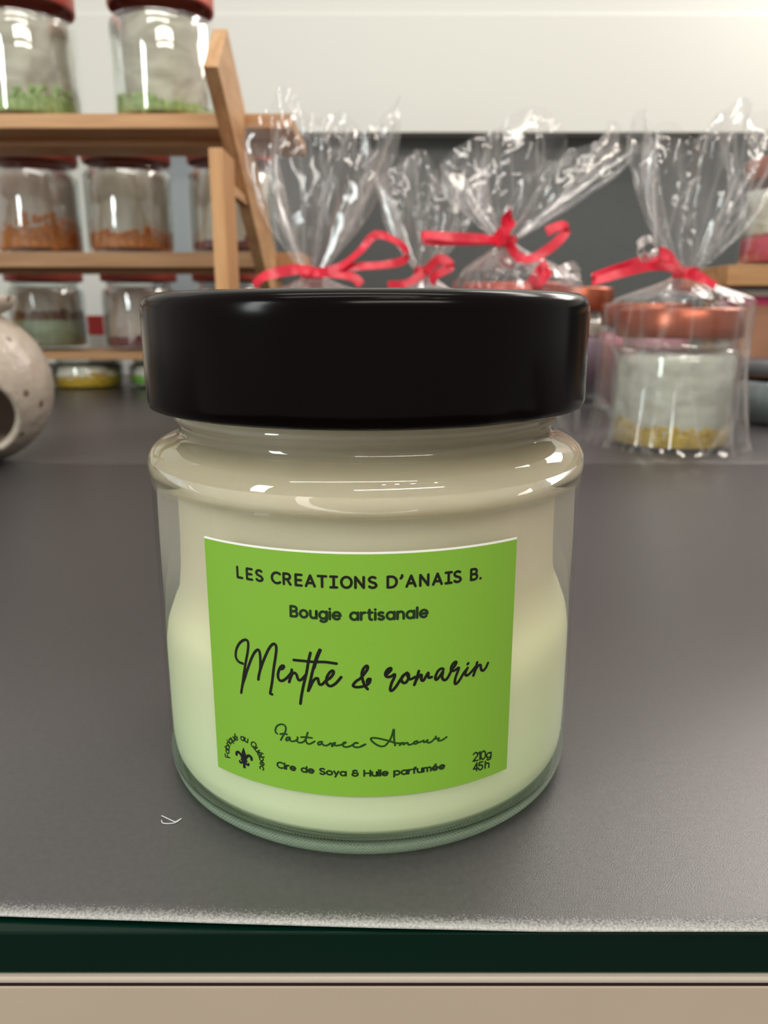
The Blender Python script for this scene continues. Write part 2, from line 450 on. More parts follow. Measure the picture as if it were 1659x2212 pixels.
def waxj(k, a, r, z):
    if 9 <= k <= 12:
        z = z + 0.03 * sin(3 * a + 1) + 0.02 * sin(7 * a)
    return r, z
V, F = lathe(wax, 144, jitter=waxj)
mesh_obj('wax', V, F, M_WAX, candle)
# greasy film of wax left on the glass where the wax has shrunk away
def residue():
    m, N, L, P = newmat('thin_wax_residue'); N.remove(P)
    tr = N.new('ShaderNodeBsdfTransparent'); df = N.new('ShaderNodeBsdfDiffuse'); df.inputs[0].default_value = lin((222, 214, 204))
    tc = N.new('ShaderNodeTexCoord'); n = N.new('ShaderNodeTexNoise'); n.inputs['Scale'].default_value = 45
    L.new(tc.outputs['Object'], n.inputs['Vector'])
    r = N.new('ShaderNodeMapRange'); r.inputs['To Min'].default_value = .20; r.inputs['To Max'].default_value = .42; L.new(n.outputs['Fac'], r.inputs['Value'])
    sp = N.new('ShaderNodeSeparateXYZ'); L.new(tc.outputs['Object'], sp.inputs[0])
    fz = N.new('ShaderNodeMapRange'); fz.inputs['From Min'].default_value = .82 * R; fz.inputs['From Max'].default_value = 1.12 * R; L.new(sp.outputs['Z'], fz.inputs['Value'])
    pr = N.new('ShaderNodeMath'); pr.operation = 'MULTIPLY'; L.new(r.outputs['Result'], pr.inputs[0]); L.new(fz.outputs['Result'], pr.inputs[1])
    mx = N.new('ShaderNodeMixShader'); L.new(pr.outputs[0], mx.inputs[0]); L.new(tr.outputs[0], mx.inputs[1]); L.new(df.outputs[0], mx.inputs[2])
    L.new(mx.outputs[0], N['Material Output'].inputs[0]); return m
V, F = lathe([(.981, .80), (.9815, 1.0), (.9805, 1.2), (.978, 1.36), (.965, 1.43)], 144)
tag(mesh_obj('wax_residue', V, F, residue(), candle), 'hazy film of wax on the upper glass wall')
# wick, standing in the wax under the lid
V, F = lathe([(0, 1.74), (.02, 1.74), (.02, 1.86), (0, 1.87)], 12)
mesh_obj('wick', V, F, mat('cotton_wick', (225, 220, 205), 0.9), candle)

lidp = [(0, 2.225), (.80, 2.225), (.90, 2.224), (.945, 2.219), (.972, 2.206), (.988, 2.186), (.9935, 2.16), (.9935, 2.12), (.9935, 2.0), (.9935, 1.85),
        (.995, 1.80), (.994, 1.770), (.985, 1.750), (.968, 1.742), (.955, 1.745), (.948, 1.757), (.93, 1.765), (.915, 1.775), (.915, 1.80), (.93, 1.83), (.96, 1.9), (.96, 2.10), (.93, 2.17), (.85, 2.19), (0, 2.19)]
def lidj(k, a, r, z):
    # four small lugs pressed into the lower rim
    if 10 <= k <= 15:
        d = min(abs(((a - b + pi) % (2 * pi)) - pi) for b in (radians(195), radians(15), radians(105), radians(305)))
        b_ = max(0, 1 - d / 0.16)
        r = r - 0.012 * b_ * b_ * (3 - 2 * b_)
    return r, z
V, F = lathe(lidp, 160, jitter=lidj)
lid = mesh_obj('lid', V, F, M_LID, candle)
tag(lid, 'black metal screw lid')

# -------- label
RM = R * 1000.0
def lab_pt(s, z, lift=0.0):
    """Label coordinates in millimetres (arc, height) to a point of the jar wall."""
    a = s / RM; rr = R * 1.003 + lift
    return Vector((rr * sin(a), -rr * cos(a), z / 1000))

def label_material():
    m, N, L, P = newmat('bright_green_label')
    P.inputs['Base Color'].default_value = lin((130, 182, 60))
    P.inputs['Roughness'].default_value = 0.42
    P.inputs['Specular IOR Level'].default_value = 0.35
    tc = N.new('ShaderNodeTexCoord'); n = N.new('ShaderNodeTexNoise'); n.inputs['Scale'].default_value = 1500
    b = N.new('ShaderNodeBump'); b.inputs['Strength'].default_value = 0.08; b.inputs['Distance'].default_value = 0.0002
    L.new(tc.outputs['Object'], n.inputs['Vector']); L.new(n.outputs['Fac'], b.inputs['Height']); L.new(b.outputs['Normal'], P.inputs['Normal'])
    return m
def patch(name, s0, s1, z0, z1, m, parent, l0, l1, ns=80, nz=4):
    V, F = [], []
    for lift in (l0, l1):
        for j in range(nz + 1):
            for i in range(ns + 1):
                V.append(lab_pt(s0 + (s1 - s0) * i / ns, z0 + (z1 - z0) * j / nz, lift))
    off = (ns + 1) * (nz + 1)
    for j in range(nz):
        for i in range(ns):
            a = j * (ns + 1) + i
            F.append((a + off, a + 1 + off, a + ns + 2 + off, a + ns + 1 + off))
            F.append((a, a + ns + 1, a + ns + 2, a + 1))
    for i in range(ns):
        a = i; F.append((a, a + 1, a + 1 + off, a + off))
        a = nz * (ns + 1) + i; F.append((a, a + off, a + 1 + off, a + 1))
    for j in range(nz):
        a = j * (ns + 1); b = a + ns + 1; F.append((a, a + off, b + off, b))
        a = a + ns; b = a + ns + 1; F.append((a, b, b + off, a + off))
    return mesh_obj(name, V, F, m, parent, smooth=False)
label = patch('paper_label', -24.75, 23.8, 11.75, 49.5, label_material(), candle, 0.00002, 0.00014)
tag(label, 'bright green paper label with dark lettering')
wl = patch('white_border', -24.75, 23.8, 49.5, 49.78, mat('white_paper', (250, 250, 246), 0.5), label, 0.00002, 0.00014)
tag(wl, 'thin white top edge')

LIFT = 0.00018
def stroke_mesh(strokes, width, V, F, lift=LIFT, smooth_n=4, taper=None):
    """Pen strokes in label millimetres to flat ribbons with round ends and joins."""
    for st in strokes:
        pts = spline([Vector((a, b, 0)) for a, b in st], smooth_n) if smooth_n else [Vector((a, b, 0)) for a, b in st]
        h = width / 2
        for i, q in enumerate(pts):           # round joins
            c0 = len(V); V.append(lab_pt(q.x, q.y, lift))
            for k in range(10):
                V.append(lab_pt(q.x + h * cos(2 * pi * k / 10), q.y + h * sin(2 * pi * k / 10), lift))
            for k in range(10):
                F.append((c0, c0 + 1 + k, c0 + 1 + (k + 1) % 10))
        for a, b in zip(pts, pts[1:]):
            d = (b - a)
            if d.length < 1e-5: continue
            d.normalize(); nrm = Vector((-d.y, d.x, 0)) * h
            c0 = len(V)
            for q in (a + nrm, a - nrm, b - nrm, b + nrm): V.append(lab_pt(q.x, q.y, lift + 0.000004))
            F.append((c0, c0 + 1, c0 + 2, c0 + 3))

def arc(cx, cy, rx, ry, a0, a1, n=12):
    return [(cx + rx * cos(radians(a0 + (a1 - a0) * i / n)), cy + ry * sin(radians(a0 + (a1 - a0) * i / n))) for i in range(n + 1)]
CH = 1.42
G = {  # letter shapes as pen strokes: (advance width, strokes); x-height 1
 'o': (1.0, [arc(.5, .5, .5, .5, 0, 360, 20)]),
 'a': (1.0, [arc(.5, .5, .5, .5, 0, 360, 20), [(1, 0), (1, 1)]]),
 'd': (1.0, [arc(.5, .5, .5, .5, 0, 360, 20), [(1, 0), (1, CH)]]),
 'b': (1.0, [arc(.5, .5, .5, .5, 0, 360, 20), [(0, 0), (0, CH)]]),
 'p': (1.0, [arc(.5, .5, .5, .5, 0, 360, 20), [(0, -.45), (0, 1)]]),
 'q': (1.0, [arc(.5, .5, .5, .5, 0, 360, 20), [(1, -.45), (1, 1)]]),
 'g': (1.0, [arc(.5, .5, .5, .5, 0, 360, 20), [(1, 1)] + arc(.52, -.05, .48, .38, 0, -140, 8)]),
 'e': (1.0, [[(0, .5), (1, .5)] + arc(.5, .5, .5, .5, 0, 315, 18)[1:]]),
 'c': (.88, [arc(.5, .5, .5, .5, 45, 315, 16)]),
 'u': (.84, [[(0, 1)] + arc(.42, .42, .42, .42, 180, 360, 10) + [(.84, 1)], [(.84, 1), (.84, 0)]]),
 'n': (.84, [[(0, 0), (0, 1)], arc(.42, .58, .42, .42, 180, 0, 10) + [(.84, 0)]]),
 'h': (.84, [[(0, 0), (0, CH)], arc(.42, .58, .42, .42, 180, 0, 10) + [(.84, 0)]]),
 'm': (1.36, [[(0, 0), (0, 1)], arc(.34, .64, .34, .36, 180, 0, 10) + [(.68, 0)], arc(1.02, .64, .34, .36, 180, 0, 10) + [(1.36, 0)]]),
 'r': (.5, [[(0, 0), (0, 1)], arc(.45, .5, .45, .5, 180, 80, 6)]),
 'i': (0, [[(0, 0), (0, 1)], [(0, CH - .02), (0, CH)]]),
 'l': (0, [[(0, 0), (0, CH)]]),
 't': (.55, [[(.2, CH - .05)] + arc(.48, .28, .28, .28, 180, 280, 6), [(0, 1), (.55, 1)]]),
 's': (.72, [arc(.36, .75, .34, .25, 40, 200, 8)[:-1] + [(.12, .6), (.36, .52), (.62, .42)] + arc(.36, .25, .36, .25, 20, -150, 8)[1:]]),
 'y': (.84, [[(0, 1), (.44, .08)], [(.84, 1), (.22, -.42)]]),
 'f': (.5, [arc(.48, CH - .28, .28, .28, 80, 180, 6) + [(.2, 0)], [(0, 1), (.52, 1)]]),
 '\u00e9': (1.0, [[(0, .5), (1, .5)] + arc(.5, .5, .5, .5, 0, 315, 18)[1:], [(.42, 1.28), (.66, 1.5)]]),
 'B': (.92, [[(0, 0), (0, CH), (.5, CH)] + arc(.5, CH * .76, .34, CH * .24, 90, -90, 8) + [(0, CH * .52)], [(.5, CH * .52)] + arc(.52, CH * .26, .4, CH * .26, 90, -90, 8) + [(0, 0)]]),
 'C': (1.15, [arc(.7, CH / 2, .7, CH / 2, 50, 310, 18)]),
 'S': (.95, [arc(.48, CH * .76, .44, CH * .24, 40, 190, 8) + [(.2, CH * .57), (.48, CH * .5), (.78, CH * .42)] + arc(.48, CH * .25, .48, CH * .25, 15, -150, 8)[1:]]),
 'H': (1.1, [[(0, 0), (0, CH)], [(1.1, 0), (1.1, CH)], [(0, CH / 2), (1.1, CH / 2)]]),
 'F': (.8, [[(0, 0), (0, CH), (.8, CH)], [(0, CH * .5), (.68, CH * .5)]]),
 'Q': (1.4, [arc(.7, CH / 2, .7, CH / 2, 0, 360, 24), [(.9, .35), (1.4, -.1)]]),
 'L': (.75, [[(0, CH), (0, 0), (.75, 0)]]),
 'E': (.78, [[(.78, CH), (0, CH), (0, 0), (.78, 0)], [(0, CH / 2), (.7, CH / 2)]]),
 'R': (.9, [[(0, 0), (0, CH), (.5, CH)] + arc(.5, CH * .74, .38, CH * .26, 90, -90, 8) + [(0, CH * .48)], [(.45, CH * .48), (.92, 0)]]),
 'A': (1.15, [[(0, 0), (.575, CH), (1.15, 0)], [(.2, .42), (.95, .42)]]),
 'T': (1.05, [[(0, CH), (1.05, CH)], [(.525, CH), (.525, 0)]]),
 'I': (.7, [[(0, CH), (.7, CH)], [(.35, CH), (.35, 0)], [(0, 0), (.7, 0)]]),
 'O': (1.3, [arc(.65, CH / 2, .65, CH / 2, 0, 360, 24)]),
 'N': (1.05, [[(0, 0), (0, CH), (1.05, 0), (1.05, CH)]]),
 'D': (1.1, [[(0, 0), (0, CH), (.45, CH)] + arc(.45, CH / 2, .68, CH / 2, 90, -90, 12) + [(0, 0)]]),
 "'": (.25, [[(.18, CH + .12), (.2, CH - .05), (.02, CH - .28)]]),
 '.': (.15, [[(.05, .02), (.08, .02)]]),
 '&': (1.0, [[(.95, .72), (.5, .72)] + arc(.5, CH - .34, .36, .34, 250, 20, 10)[::1], [(.5, .72)] + arc(.5, .36, .5, .36, 90, 340, 12) + [(.98, .72)]]),
 '2': (.8, [arc(.4, CH - .42, .4, .42, 160, -20, 10) + [(0, 0), (.85, 0)]]),
 '1': (.35, [[(0, CH - .25), (.32, CH), (.32, 0)]]),
 '0': (.9, [arc(.45, CH / 2, .45, CH / 2, 0, 360, 20)]),
 '4': (.9, [[(.65, 0), (.65, CH), (0, .38), (.95, .38)]]),
 '5': (.8, [[(.78, CH), (.12, CH), (.05, .82)] + arc(.38, .45, .42, .45, 120, -140, 12)]),
 ' ': (.5, []),
}
def text_width(t, gap):
    return sum(G[c][0] + gap for c in t) - gap
def set_text(t, s0, s1, z, xh, width, name, m, spacing=None, hx=1.0):
    """Lay a word along the label from s0 to s1, baseline z."""
    gap = .42
    free = (s1 - s0) - text_width(t, 0) * xh * hx
    gap = free / (len(t) - 1) if spacing is None else spacing
    V, F = [], []
    x = s0
    for c in t:
        aw, st = G[c]
        stroke_mesh([[(x + a * xh * hx, z + b * xh) for a, b in q] for q in st], width, V, F, smooth_n=0)
        x += aw * xh * hx + gap
    return mesh_obj(name, V, F, m, label, smooth=False)
INK = mat('black_ink', (8, 9, 5), 0.5)
INKG = mat('dark_green_ink', (16, 46, 12), 0.5)
INKN = mat('blue_black_ink', (10, 12, 24), 0.45)
# shop line, each letter where the photograph shows it
V, F = [], []
xh = 1.56 / CH
for c, s in zip("LESCREATIONSD'ANAISB.", (-18.5, -16.85, -15.32, -12.8, -11.0, -9.22, -7.75, -6.02, -4.28, -2.78, -0.85, 0.98, 3.58, 5.35, 6.2, 8.12, 9.98, 11.82, 13.1, 15.76, 17.25)):
    k = 0.98 if c != 'I' else 1.15
    stroke_mesh([[(s + a * xh * k, 44.66 + b * xh) for a, b in q] for q in G[c][1]], 0.37, V, F, smooth_n=0)
o = mesh_obj('brand_lettering', V, F, INK, label, smooth=False)
set_text('Bougie artisanale', -10.1, 9.2, 39.95, 1.06, 0.38, 'product_lettering', INKG, hx=.98)
set_text('Cire de Soya & Huile parfum\u00e9e', -13.1, 12.25, 15.25, 0.66, 0.27, 'bottom_lettering', INKG, hx=1.22)
V, F = [], []
def word(t, s, z, xh, w, sl, gap):
    x = 0
    for c in t:
        aw, st = G[c]
        stroke_mesh([[(s + (x + a) * xh, z + b * xh + sl * (x + a) * xh) for a, b in q] for q in st], w, V, F, smooth_n=0)
        x += aw + gap
word('210', 17.1, 15.3, 0.98, 0.26, -0.1, .12); word('g', 19.55, 15.1, 0.85, 0.26, -0.1, 0)
word('45', 17.2, 13.55, 0.92, 0.26, -0.1, .12); word('h', 19.35, 13.4, 0.85, 0.26, -0.1, 0)
mesh_obj('weight_lettering', V, F, INKG, label, smooth=False)
SCRIPT_BIG = [
  [(-18.35,31.20),(-19.07,31.31),(-19.55,31.83),(-19.58,32.58),(-19.30,33.52),(-18.67,34.47),(-17.92,35.05),(-17.37,35.10),(-17.19,34.58),(-17.36,33.31),(-17.85,31.34),(-18.29,29.35),(-18.62,27.74),(-18.93,26.32)],
  [(-18.93,26.32),(-18.58,27.75),(-18.13,28.88),(-17.63,30.25),(-16.83,32.18),(-16.16,33.43),(-15.60,33.96),(-15.32,33.77),(-15.22,32.98),(-15.23,31.99),(-15.31,30.98),(-15.59,29.93),(-15.72,29.21)],
  [(-15.72,29.21),(-15.43,30.46),(-14.90,31.93),(-14.32,33.27),(-13.63,34.61),(-13.03,35.29),(-12.66,35.25),(-12.52,34.66),(-12.74,33.16),(-13.06,31.51),(-13.40,29.34),(-13.72,27.78),(-13.80,27.32),(-13.48,27.25)],
  [(-12.12,31.54),(-11.75,31.59),(-11.47,31.88),(-11.46,32.10),(-11.73,32.09),(-12.09,31.66),(-12.37,30.88),(-12.42,30.19),(-12.19,29.73),(-11.76,29.71),(-11.19,30.13),(-10.62,30.77),(-10.24,31.31)],
  [(-10.23,31.68),(-10.34,30.93),(-10.69,29.67),(-10.51,30.29),(-10.13,31.08),(-9.77,31.23),(-9.50,30.92),(-9.37,30.44),(-9.14,30.16),(-8.72,30.39),(-8.12,31.14)],
  [(-7.37,34.61),(-7.65,33.44),(-8.05,31.33),(-8.52,29.43),(-8.86,27.78),(-9.07,26.44)],
  [(-9.88,33.24),(-8.70,33.26),(-6.97,33.26),(-5.26,33.36),(-3.64,33.21)],
  [(-6.01,35.20),(-6.49,34.02),(-6.99,32.28),(-7.38,30.66),(-7.83,28.64)],
  [(-5.90,35.15),(-6.38,33.97),(-6.88,32.29)],
  [(-7.83,28.64),(-7.52,29.29),(-7.10,30.20),(-6.68,30.70),(-6.36,30.69),(-6.29,30.27),(-6.13,29.81),(-5.73,29.88),(-5.15,30.54)],
  [(-5.15,30.54),(-4.63,30.88),(-4.17,31.51),(-4.07,31.94),(-4.27,32.09),(-4.67,31.73),(-5.06,30.97),(-5.12,30.23),(-4.88,29.76),(-4.43,29.69),(-3.74,30.19),(-3.00,31.14)],
  [(1.12,30.89),(0.82,30.89),(0.66,30.48),(0.88,30.27),(1.11,30.82),(0.95,30.27),(0.37,29.85),(-0.51,29.64),(-1.15,29.70),(-1.30,29.98),(-0.89,30.55),(-0.25,31.04),(0.32,31.80),(0.71,32.42),(0.75,32.84),(0.54,32.93),(0.16,32.49),(-0.06,31.80),(-0.02,31.04),(0.19,30.27),(0.44,29.71),(0.73,29.33)],
  [(3.42,31.52),(3.87,31.98),(4.06,32.25),(3.99,32.50),(3.61,32.34),(3.30,31.87),(3.27,31.45),(3.55,31.14),(4.06,31.21),(4.57,31.50),(4.51,30.97),(4.19,30.29),(4.00,29.60),(3.96,29.11),(4.19,28.96),(4.77,29.56),(5.41,30.63),(5.98,31.36),(6.31,31.57)],
  [(6.31,31.57),(5.79,31.23),(5.54,30.70),(5.71,30.19),(6.12,30.06),(6.51,30.55),(6.61,31.10),(6.50,31.46),(6.31,31.57),(6.64,30.68),(7.03,30.61),(7.55,30.87)],
  [(8.06,31.73),(7.87,30.98),(7.43,29.62),(7.75,30.43),(8.20,31.01),(8.47,31.03),(8.45,30.36),(8.74,30.15),(9.13,30.77),(9.46,31.29),(9.47,30.80),(9.61,30.50),(10.01,30.56)],
  [(11.76,31.54),(11.42,31.69),(10.94,31.38),(10.62,30.72),(10.56,30.16),(10.83,30.08),(11.30,30.62),(11.70,31.19),(11.58,30.37),(11.80,29.88),(12.22,29.84),(12.69,30.47),(13.03,31.27)],
  [(13.03,31.27),(13.51,31.75),(13.76,32.20),(13.64,32.41),(13.22,32.15),(12.95,31.56),(13.03,31.13),(13.46,31.05),(14.17,31.38),(14.04,30.81),(13.73,30.01),(13.60,29.25),(13.76,28.87),(14.29,29.27),(14.99,30.35),(15.42,30.84)],
  [(15.64,31.08),(15.36,30.56),(15.30,30.08),(15.67,29.90),(16.34,30.37),(16.92,30.96)],
  [(15.62,31.68),(15.72,31.80)],
  [(17.24,31.64),(17.01,30.80),(16.66,29.65),(16.94,30.38),(17.39,31.01),(17.85,31.05),(17.95,30.38),(18.36,30.07),(18.83,30.47),(19.16,31.11)],
]
SCRIPT_SMALL = [
  [(-12.90,20.93),(-13.18,21.16),(-13.16,21.65),(-12.90,22.19),(-12.41,22.55),(-11.93,22.64),(-11.56,22.43),(-11.48,21.96),(-11.64,21.36),(-12.05,20.61),(-12.36,19.98)],
  [(-12.42,20.94),(-11.89,21.14),(-11.32,21.12)],
  [(-10.96,20.70),(-11.30,20.60),(-11.52,20.27),(-11.41,20.06),(-11.07,20.30),(-10.89,20.67),(-10.84,20.19),(-10.43,20.11),(-9.96,20.33),(-9.68,20.62)],
  [(-9.68,20.62),(-9.78,20.27),(-9.51,20.07),(-9.14,20.10),(-8.68,20.38),(-8.31,21.01)],
  [(-9.69,20.91),(-9.65,20.84)],
  [(-8.09,21.90),(-8.30,21.20),(-8.41,20.61),(-8.24,20.15),(-7.89,20.05),(-7.43,20.30),(-7.07,20.58)],
  [(-9.12,21.01),(-8.40,21.11),(-7.46,21.09)],
  [(-5.97,20.64),(-6.37,20.56),(-6.59,20.29),(-6.42,20.07),(-6.07,20.30),(-5.97,20.64),(-5.94,20.26),(-5.59,20.05),(-5.15,20.14),(-4.71,20.51)],
  [(-4.71,20.51),(-4.54,20.38),(-4.50,20.00),(-4.28,20.25),(-4.02,20.61),(-4.37,20.44),(-3.94,20.16),(-3.42,20.26)],
  [(-3.42,20.26),(-2.90,20.43),(-2.47,20.74),(-2.73,20.73),(-2.97,20.38),(-2.74,20.05),(-2.22,20.03),(-1.62,20.29)],
  [(-1.62,20.29),(-1.11,20.68),(-0.73,20.69),(-1.11,20.73),(-1.41,20.34),(-1.20,20.04),(-0.60,20.02),(-0.09,20.21),(0.38,20.50)],
  [(-0.26,20.21),(0.34,20.50)],
  [(4.42,22.73),(4.26,21.98),(3.96,21.14),(3.57,20.59),(3.19,20.18),(2.63,20.11),(1.95,20.42),(1.36,20.96),(1.15,21.35),(1.36,21.53),(2.04,21.47),(2.89,21.24),(3.74,20.96),(4.52,20.62),(5.03,20.47),(5.73,20.45)],
  [(4.51,22.72),(4.51,21.77),(4.56,20.81),(4.69,20.13)],
  [(5.73,20.45),(5.34,20.10),(5.64,20.39),(5.94,20.46),(5.92,20.17),(6.25,20.38),(6.51,20.40),(6.64,20.10),(6.99,20.06),(7.38,20.25)],
  [(7.87,20.53),(7.51,20.43),(7.52,20.14),(7.83,20.10),(8.04,20.37),(7.87,20.53),(8.09,20.26),(8.53,20.35),(8.93,20.49)],
  [(8.93,20.49),(8.98,20.19),(9.25,20.25),(9.51,20.50),(9.50,20.11),(9.84,20.00),(10.24,20.19),(10.69,20.60)],
  [(10.82,20.87),(10.71,20.55),(10.97,20.46),(11.29,20.50),(11.16,20.14),(11.53,20.04),(11.99,20.18),(12.50,20.47)],
]

V, F = [], []; stroke_mesh(SCRIPT_BIG, 0.42, V, F); mesh_obj('scent_lettering', V, F, INK, label, smooth=False)
V, F = [], []; stroke_mesh(SCRIPT_SMALL, 0.28, V, F); mesh_obj('script_lettering', V, F, mat('green_ink', (22, 66, 14), 0.5), label, smooth=False)
# curved words round the small emblem
V, F = [], []
txt = 'Fabriqu\u00e9 au Qu\u00e9bec'
cx_, cz_, rad = -19.05, 15.25, 3.0
tot = text_width(txt, .28) * 0.62
a0 = radians(196)
for_len = radians(214)
x = 0
for c in txt:
    aw, st = G[c]
    a = a0 - for_len * ((x + aw / 2) / text_width(txt, .28))
    ca, sa = cos(a), sin(a)
    T = Vector((sa, -ca)); U = Vector((ca, sa))
    for q in st:
        stroke_mesh([[(cx_ + U.x * (rad + v * .66) + T.x * (u_ - aw / 2) * .62, cz_ + U.y * (rad + v * .66) + T.y * (u_ - aw / 2) * .62) for u_, v in q]], 0.21, V, F, smooth_n=0)
    x += aw + .28
mesh_obj('round_lettering', V, F, INKG, label, smooth=False)
# small lily emblem
def fill(poly, V, F, c, lift=LIFT):
    i0 = len(V); V.append(lab_pt(c[0], c[1], lift))
    for a, b in poly: V.append(lab_pt(a, b, lift))
    n = len(poly)
    for k in range(n): F.append((i0, i0 + 1 + k, i0 + 1 + (k + 1) % n))
V, F = [], []
def E(pts, c, mirror=False):
    sgn = -1 if mirror else 1
    P = [(cx_ + sgn * a * 1.0, cz_ + b * 1.0) for a, b in pts]
    fill(P, V, F, (cx_ + sgn * c[0], cz_ + c[1]))
E([(0, 1.85), (.22, 1.35), (.42, .75), (.36, .25), (.16, -.2), (-.16, -.2), (-.36, .25), (-.42, .75), (-.22, 1.35)], (0, .6))
for mi in (False, True):
    stroke_mesh([[(cx_ + (-1 if mi else 1) * a, cz_ + b) for a, b in [(.22, -.25), (.45, .25), (.75, .6), (1.1, .72), (1.4, .5), (1.45, .15)]]], 0.46, V, F)
    stroke_mesh([[(cx_ + (-1 if mi else 1) * a, cz_ + b) for a, b in [(.15, -.5), (.4, -.85), (.75, -1.0), (.85, -.75)]]], 0.36, V, F)
stroke_mesh([[(cx_ - .5, cz_ - .38), (cx_ + .5, cz_ - .38)]], 0.36, V, F, smooth_n=0)
stroke_mesh([[(cx_, cz_ - .3), (cx_, cz_ - 1.55)]], 0.5, V, F, smooth_n=0)
mesh_obj('lily_emblem', V, F, INKN, label, smooth=False)

# small white dust fibre on the mat, left of the candle
lp = [at(0, 0, 3)]
def on_table(px, py, lift=0.0):
    v = (1106 - py) / FPX; c, s = cos(PITCH), sin(PITCH)
    dz = -s + v * c; t = (lift - CAM_H) / dz
    return Vector(((px - 829.5) / FPX * t, (c + v * s) * t, lift))
def tube(pts, r, m, name, parent=None, n=6):
    P = spline(pts, 5); V, F = [], []
    for i, q in enumerate(P):
        d = (P[min(i + 1, len(P) - 1)] - P[max(i - 1, 0)]).normalized()
        a = d.cross(Vector((0.1, 0.2, 1))).normalized(); b = d.cross(a)
        for k in range(n): V.append(q + (a * cos(2 * pi * k / n) + b * sin(2 * pi * k / n)) * r)
    for i in range(len(P) - 1):
        for k in range(n): F.append((i * n + k, i * n + (k + 1) % n, (i + 1) * n + (k + 1) % n, (i + 1) * n + k))
    return mesh_obj(name, V, F, m, parent)
fz = 0.00012
fib = tube([on_table(349, 1762, fz), on_table(356, 1765, fz + .0003), on_table(366, 1770, fz), on_table(378, 1775, fz), on_table(385, 1772, fz), on_table(392, 1768, fz), on_table(381, 1776, fz), on_table(368, 1779, fz), on_table(352, 1778, fz), on_table(349, 1772, fz)],
           0.00008, mat('white_fibre', (215, 215, 220), 0.7), 'dust_fibre')
tag(fib, 'tiny white lint fibre lying on the dark mat left of the candle base', 'lint')

# ------------------------------------------------------------------ ceramic burner at the left edge
def ceramic_material():
    m, N, L, P = newmat('speckled_beige_glaze')
    tc = N.new('ShaderNodeTexCoord')
    v = N.new('ShaderNodeTexVoronoi'); v.inputs['Scale'].default_value = 95
    L.new(tc.outputs['Object'], v.inputs['Vector'])
    r = N.new('ShaderNodeValToRGB'); e = r.color_ramp.elements
    e[0].position = 0.0; e[0].color = lin((96, 84, 74)); e[1].position = 0.24; e[1].color = lin((182, 170, 156))
    x = e.new(0.16); x.color = lin((120, 104, 92))
    L.new(v.outputs['Distance'], r.inputs['Fac'])
    # only some cells carry a speck
    cmp_ = N.new('ShaderNodeMath'); cmp_.operation = 'GREATER_THAN'; cmp_.inputs[1].default_value = 0.62
    sc = N.new('ShaderNodeSeparateColor'); L.new(v.outputs['Color'], sc.inputs[0]); L.new(sc.outputs[0], cmp_.inputs[0])
    mx = N.new('ShaderNodeMix'); mx.data_type = 'RGBA'
    mx.inputs[6].default_value = lin((184, 172, 158))
    L.new(cmp_.outputs[0], mx.inputs[0]); L.new(r.outputs['Color'], mx.inputs[7])
    L.new(mx.outputs[2], P.inputs['Base Color'])
    P.inputs['Roughness'].default_value = 0.28
    b = N.new('ShaderNodeBump'); b.inputs['Strength'].default_value = 0.5; b.inputs['Distance'].default_value = 0.002
    n = N.new('ShaderNodeTexNoise'); n.inputs['Scale'].default_value = 130
    L.new(tc.outputs['Object'], n.inputs['Vector']); L.new(n.outputs['Fac'], b.inputs['Height']); L.new(b.outputs['Normal'], P.inputs['Normal'])
    return m
M_CERAMIC = ceramic_material()
BX, BY, BR = -6.03 * R, 11.3 * R, 1.13 * R
burner = thing('oil_burner', 'round speckled beige ceramic burner with a dark opening, standing at the left edge', 'oil burner', (BX, BY, 0))
# hollow ball with an arched opening that faces the lens
seg, rg = 96, 64
V, F = [], []
odir = Vector((0.40, -0.86, -0.40)).normalized(); oang = radians(33)
def ballpt(th, ph, rr):
    d = Vector((sin(th) * cos(ph), sin(th) * sin(ph), cos(th)))
    return d
def shell(rad, flip):
    base = len(V)
    bm_pts = []
    # polar grid round the opening axis, so its rim is a clean circle
    ax = odir; u = ax.cross(Vector((0, 0, 1))).normalized(); w_ = ax.cross(u).normalized()
    for i in range(rg + 1):
        t = oang + (pi - oang) * i / rg
        for k in range(seg):
            p = 2 * pi * k / seg
            d = ax * cos(t) + (u * cos(p) + w_ * sin(p) * 1.0) * sin(t)
            q = d * rad
            q.z = max(q.z, -BR * 0.975 if rad == BR else -BR * 0.975 + (BR - rad))
            V.append(q + Vector((0, 0, BR * 0.975)))
    for i in range(rg):
        for k in range(seg):
            a, b = base + i * seg + k, base + i * seg + (k + 1) % seg
            f = (a, b, b + seg, a + seg)
            F.append(f[::-1] if flip else f)
    return base
b0 = shell(BR, False); b1 = shell(BR * 0.9, True)
for k in range(seg):
    F.append((b0 + k, b1 + k, b1 + (k + 1) % seg, b0 + (k + 1) % seg))
body_o = mesh_obj('ceramic_body', V, F, M_CERAMIC, burner)
bm = bmesh.new(); bm.from_mesh(body_o.data); bmesh.ops.recalc_face_normals(bm, faces=bm.faces); bm.to_mesh(body_o.data); bm.free()
V, F = lathe([(0, 2.12), (.35, 2.14), (.62, 2.24), (.72, 2.38), (.76, 2.38), (.68, 2.2), (.4, 2.06), (0, 2.04)], 48)
mesh_obj('oil_dish', V, F, M_CERAMIC, burner)

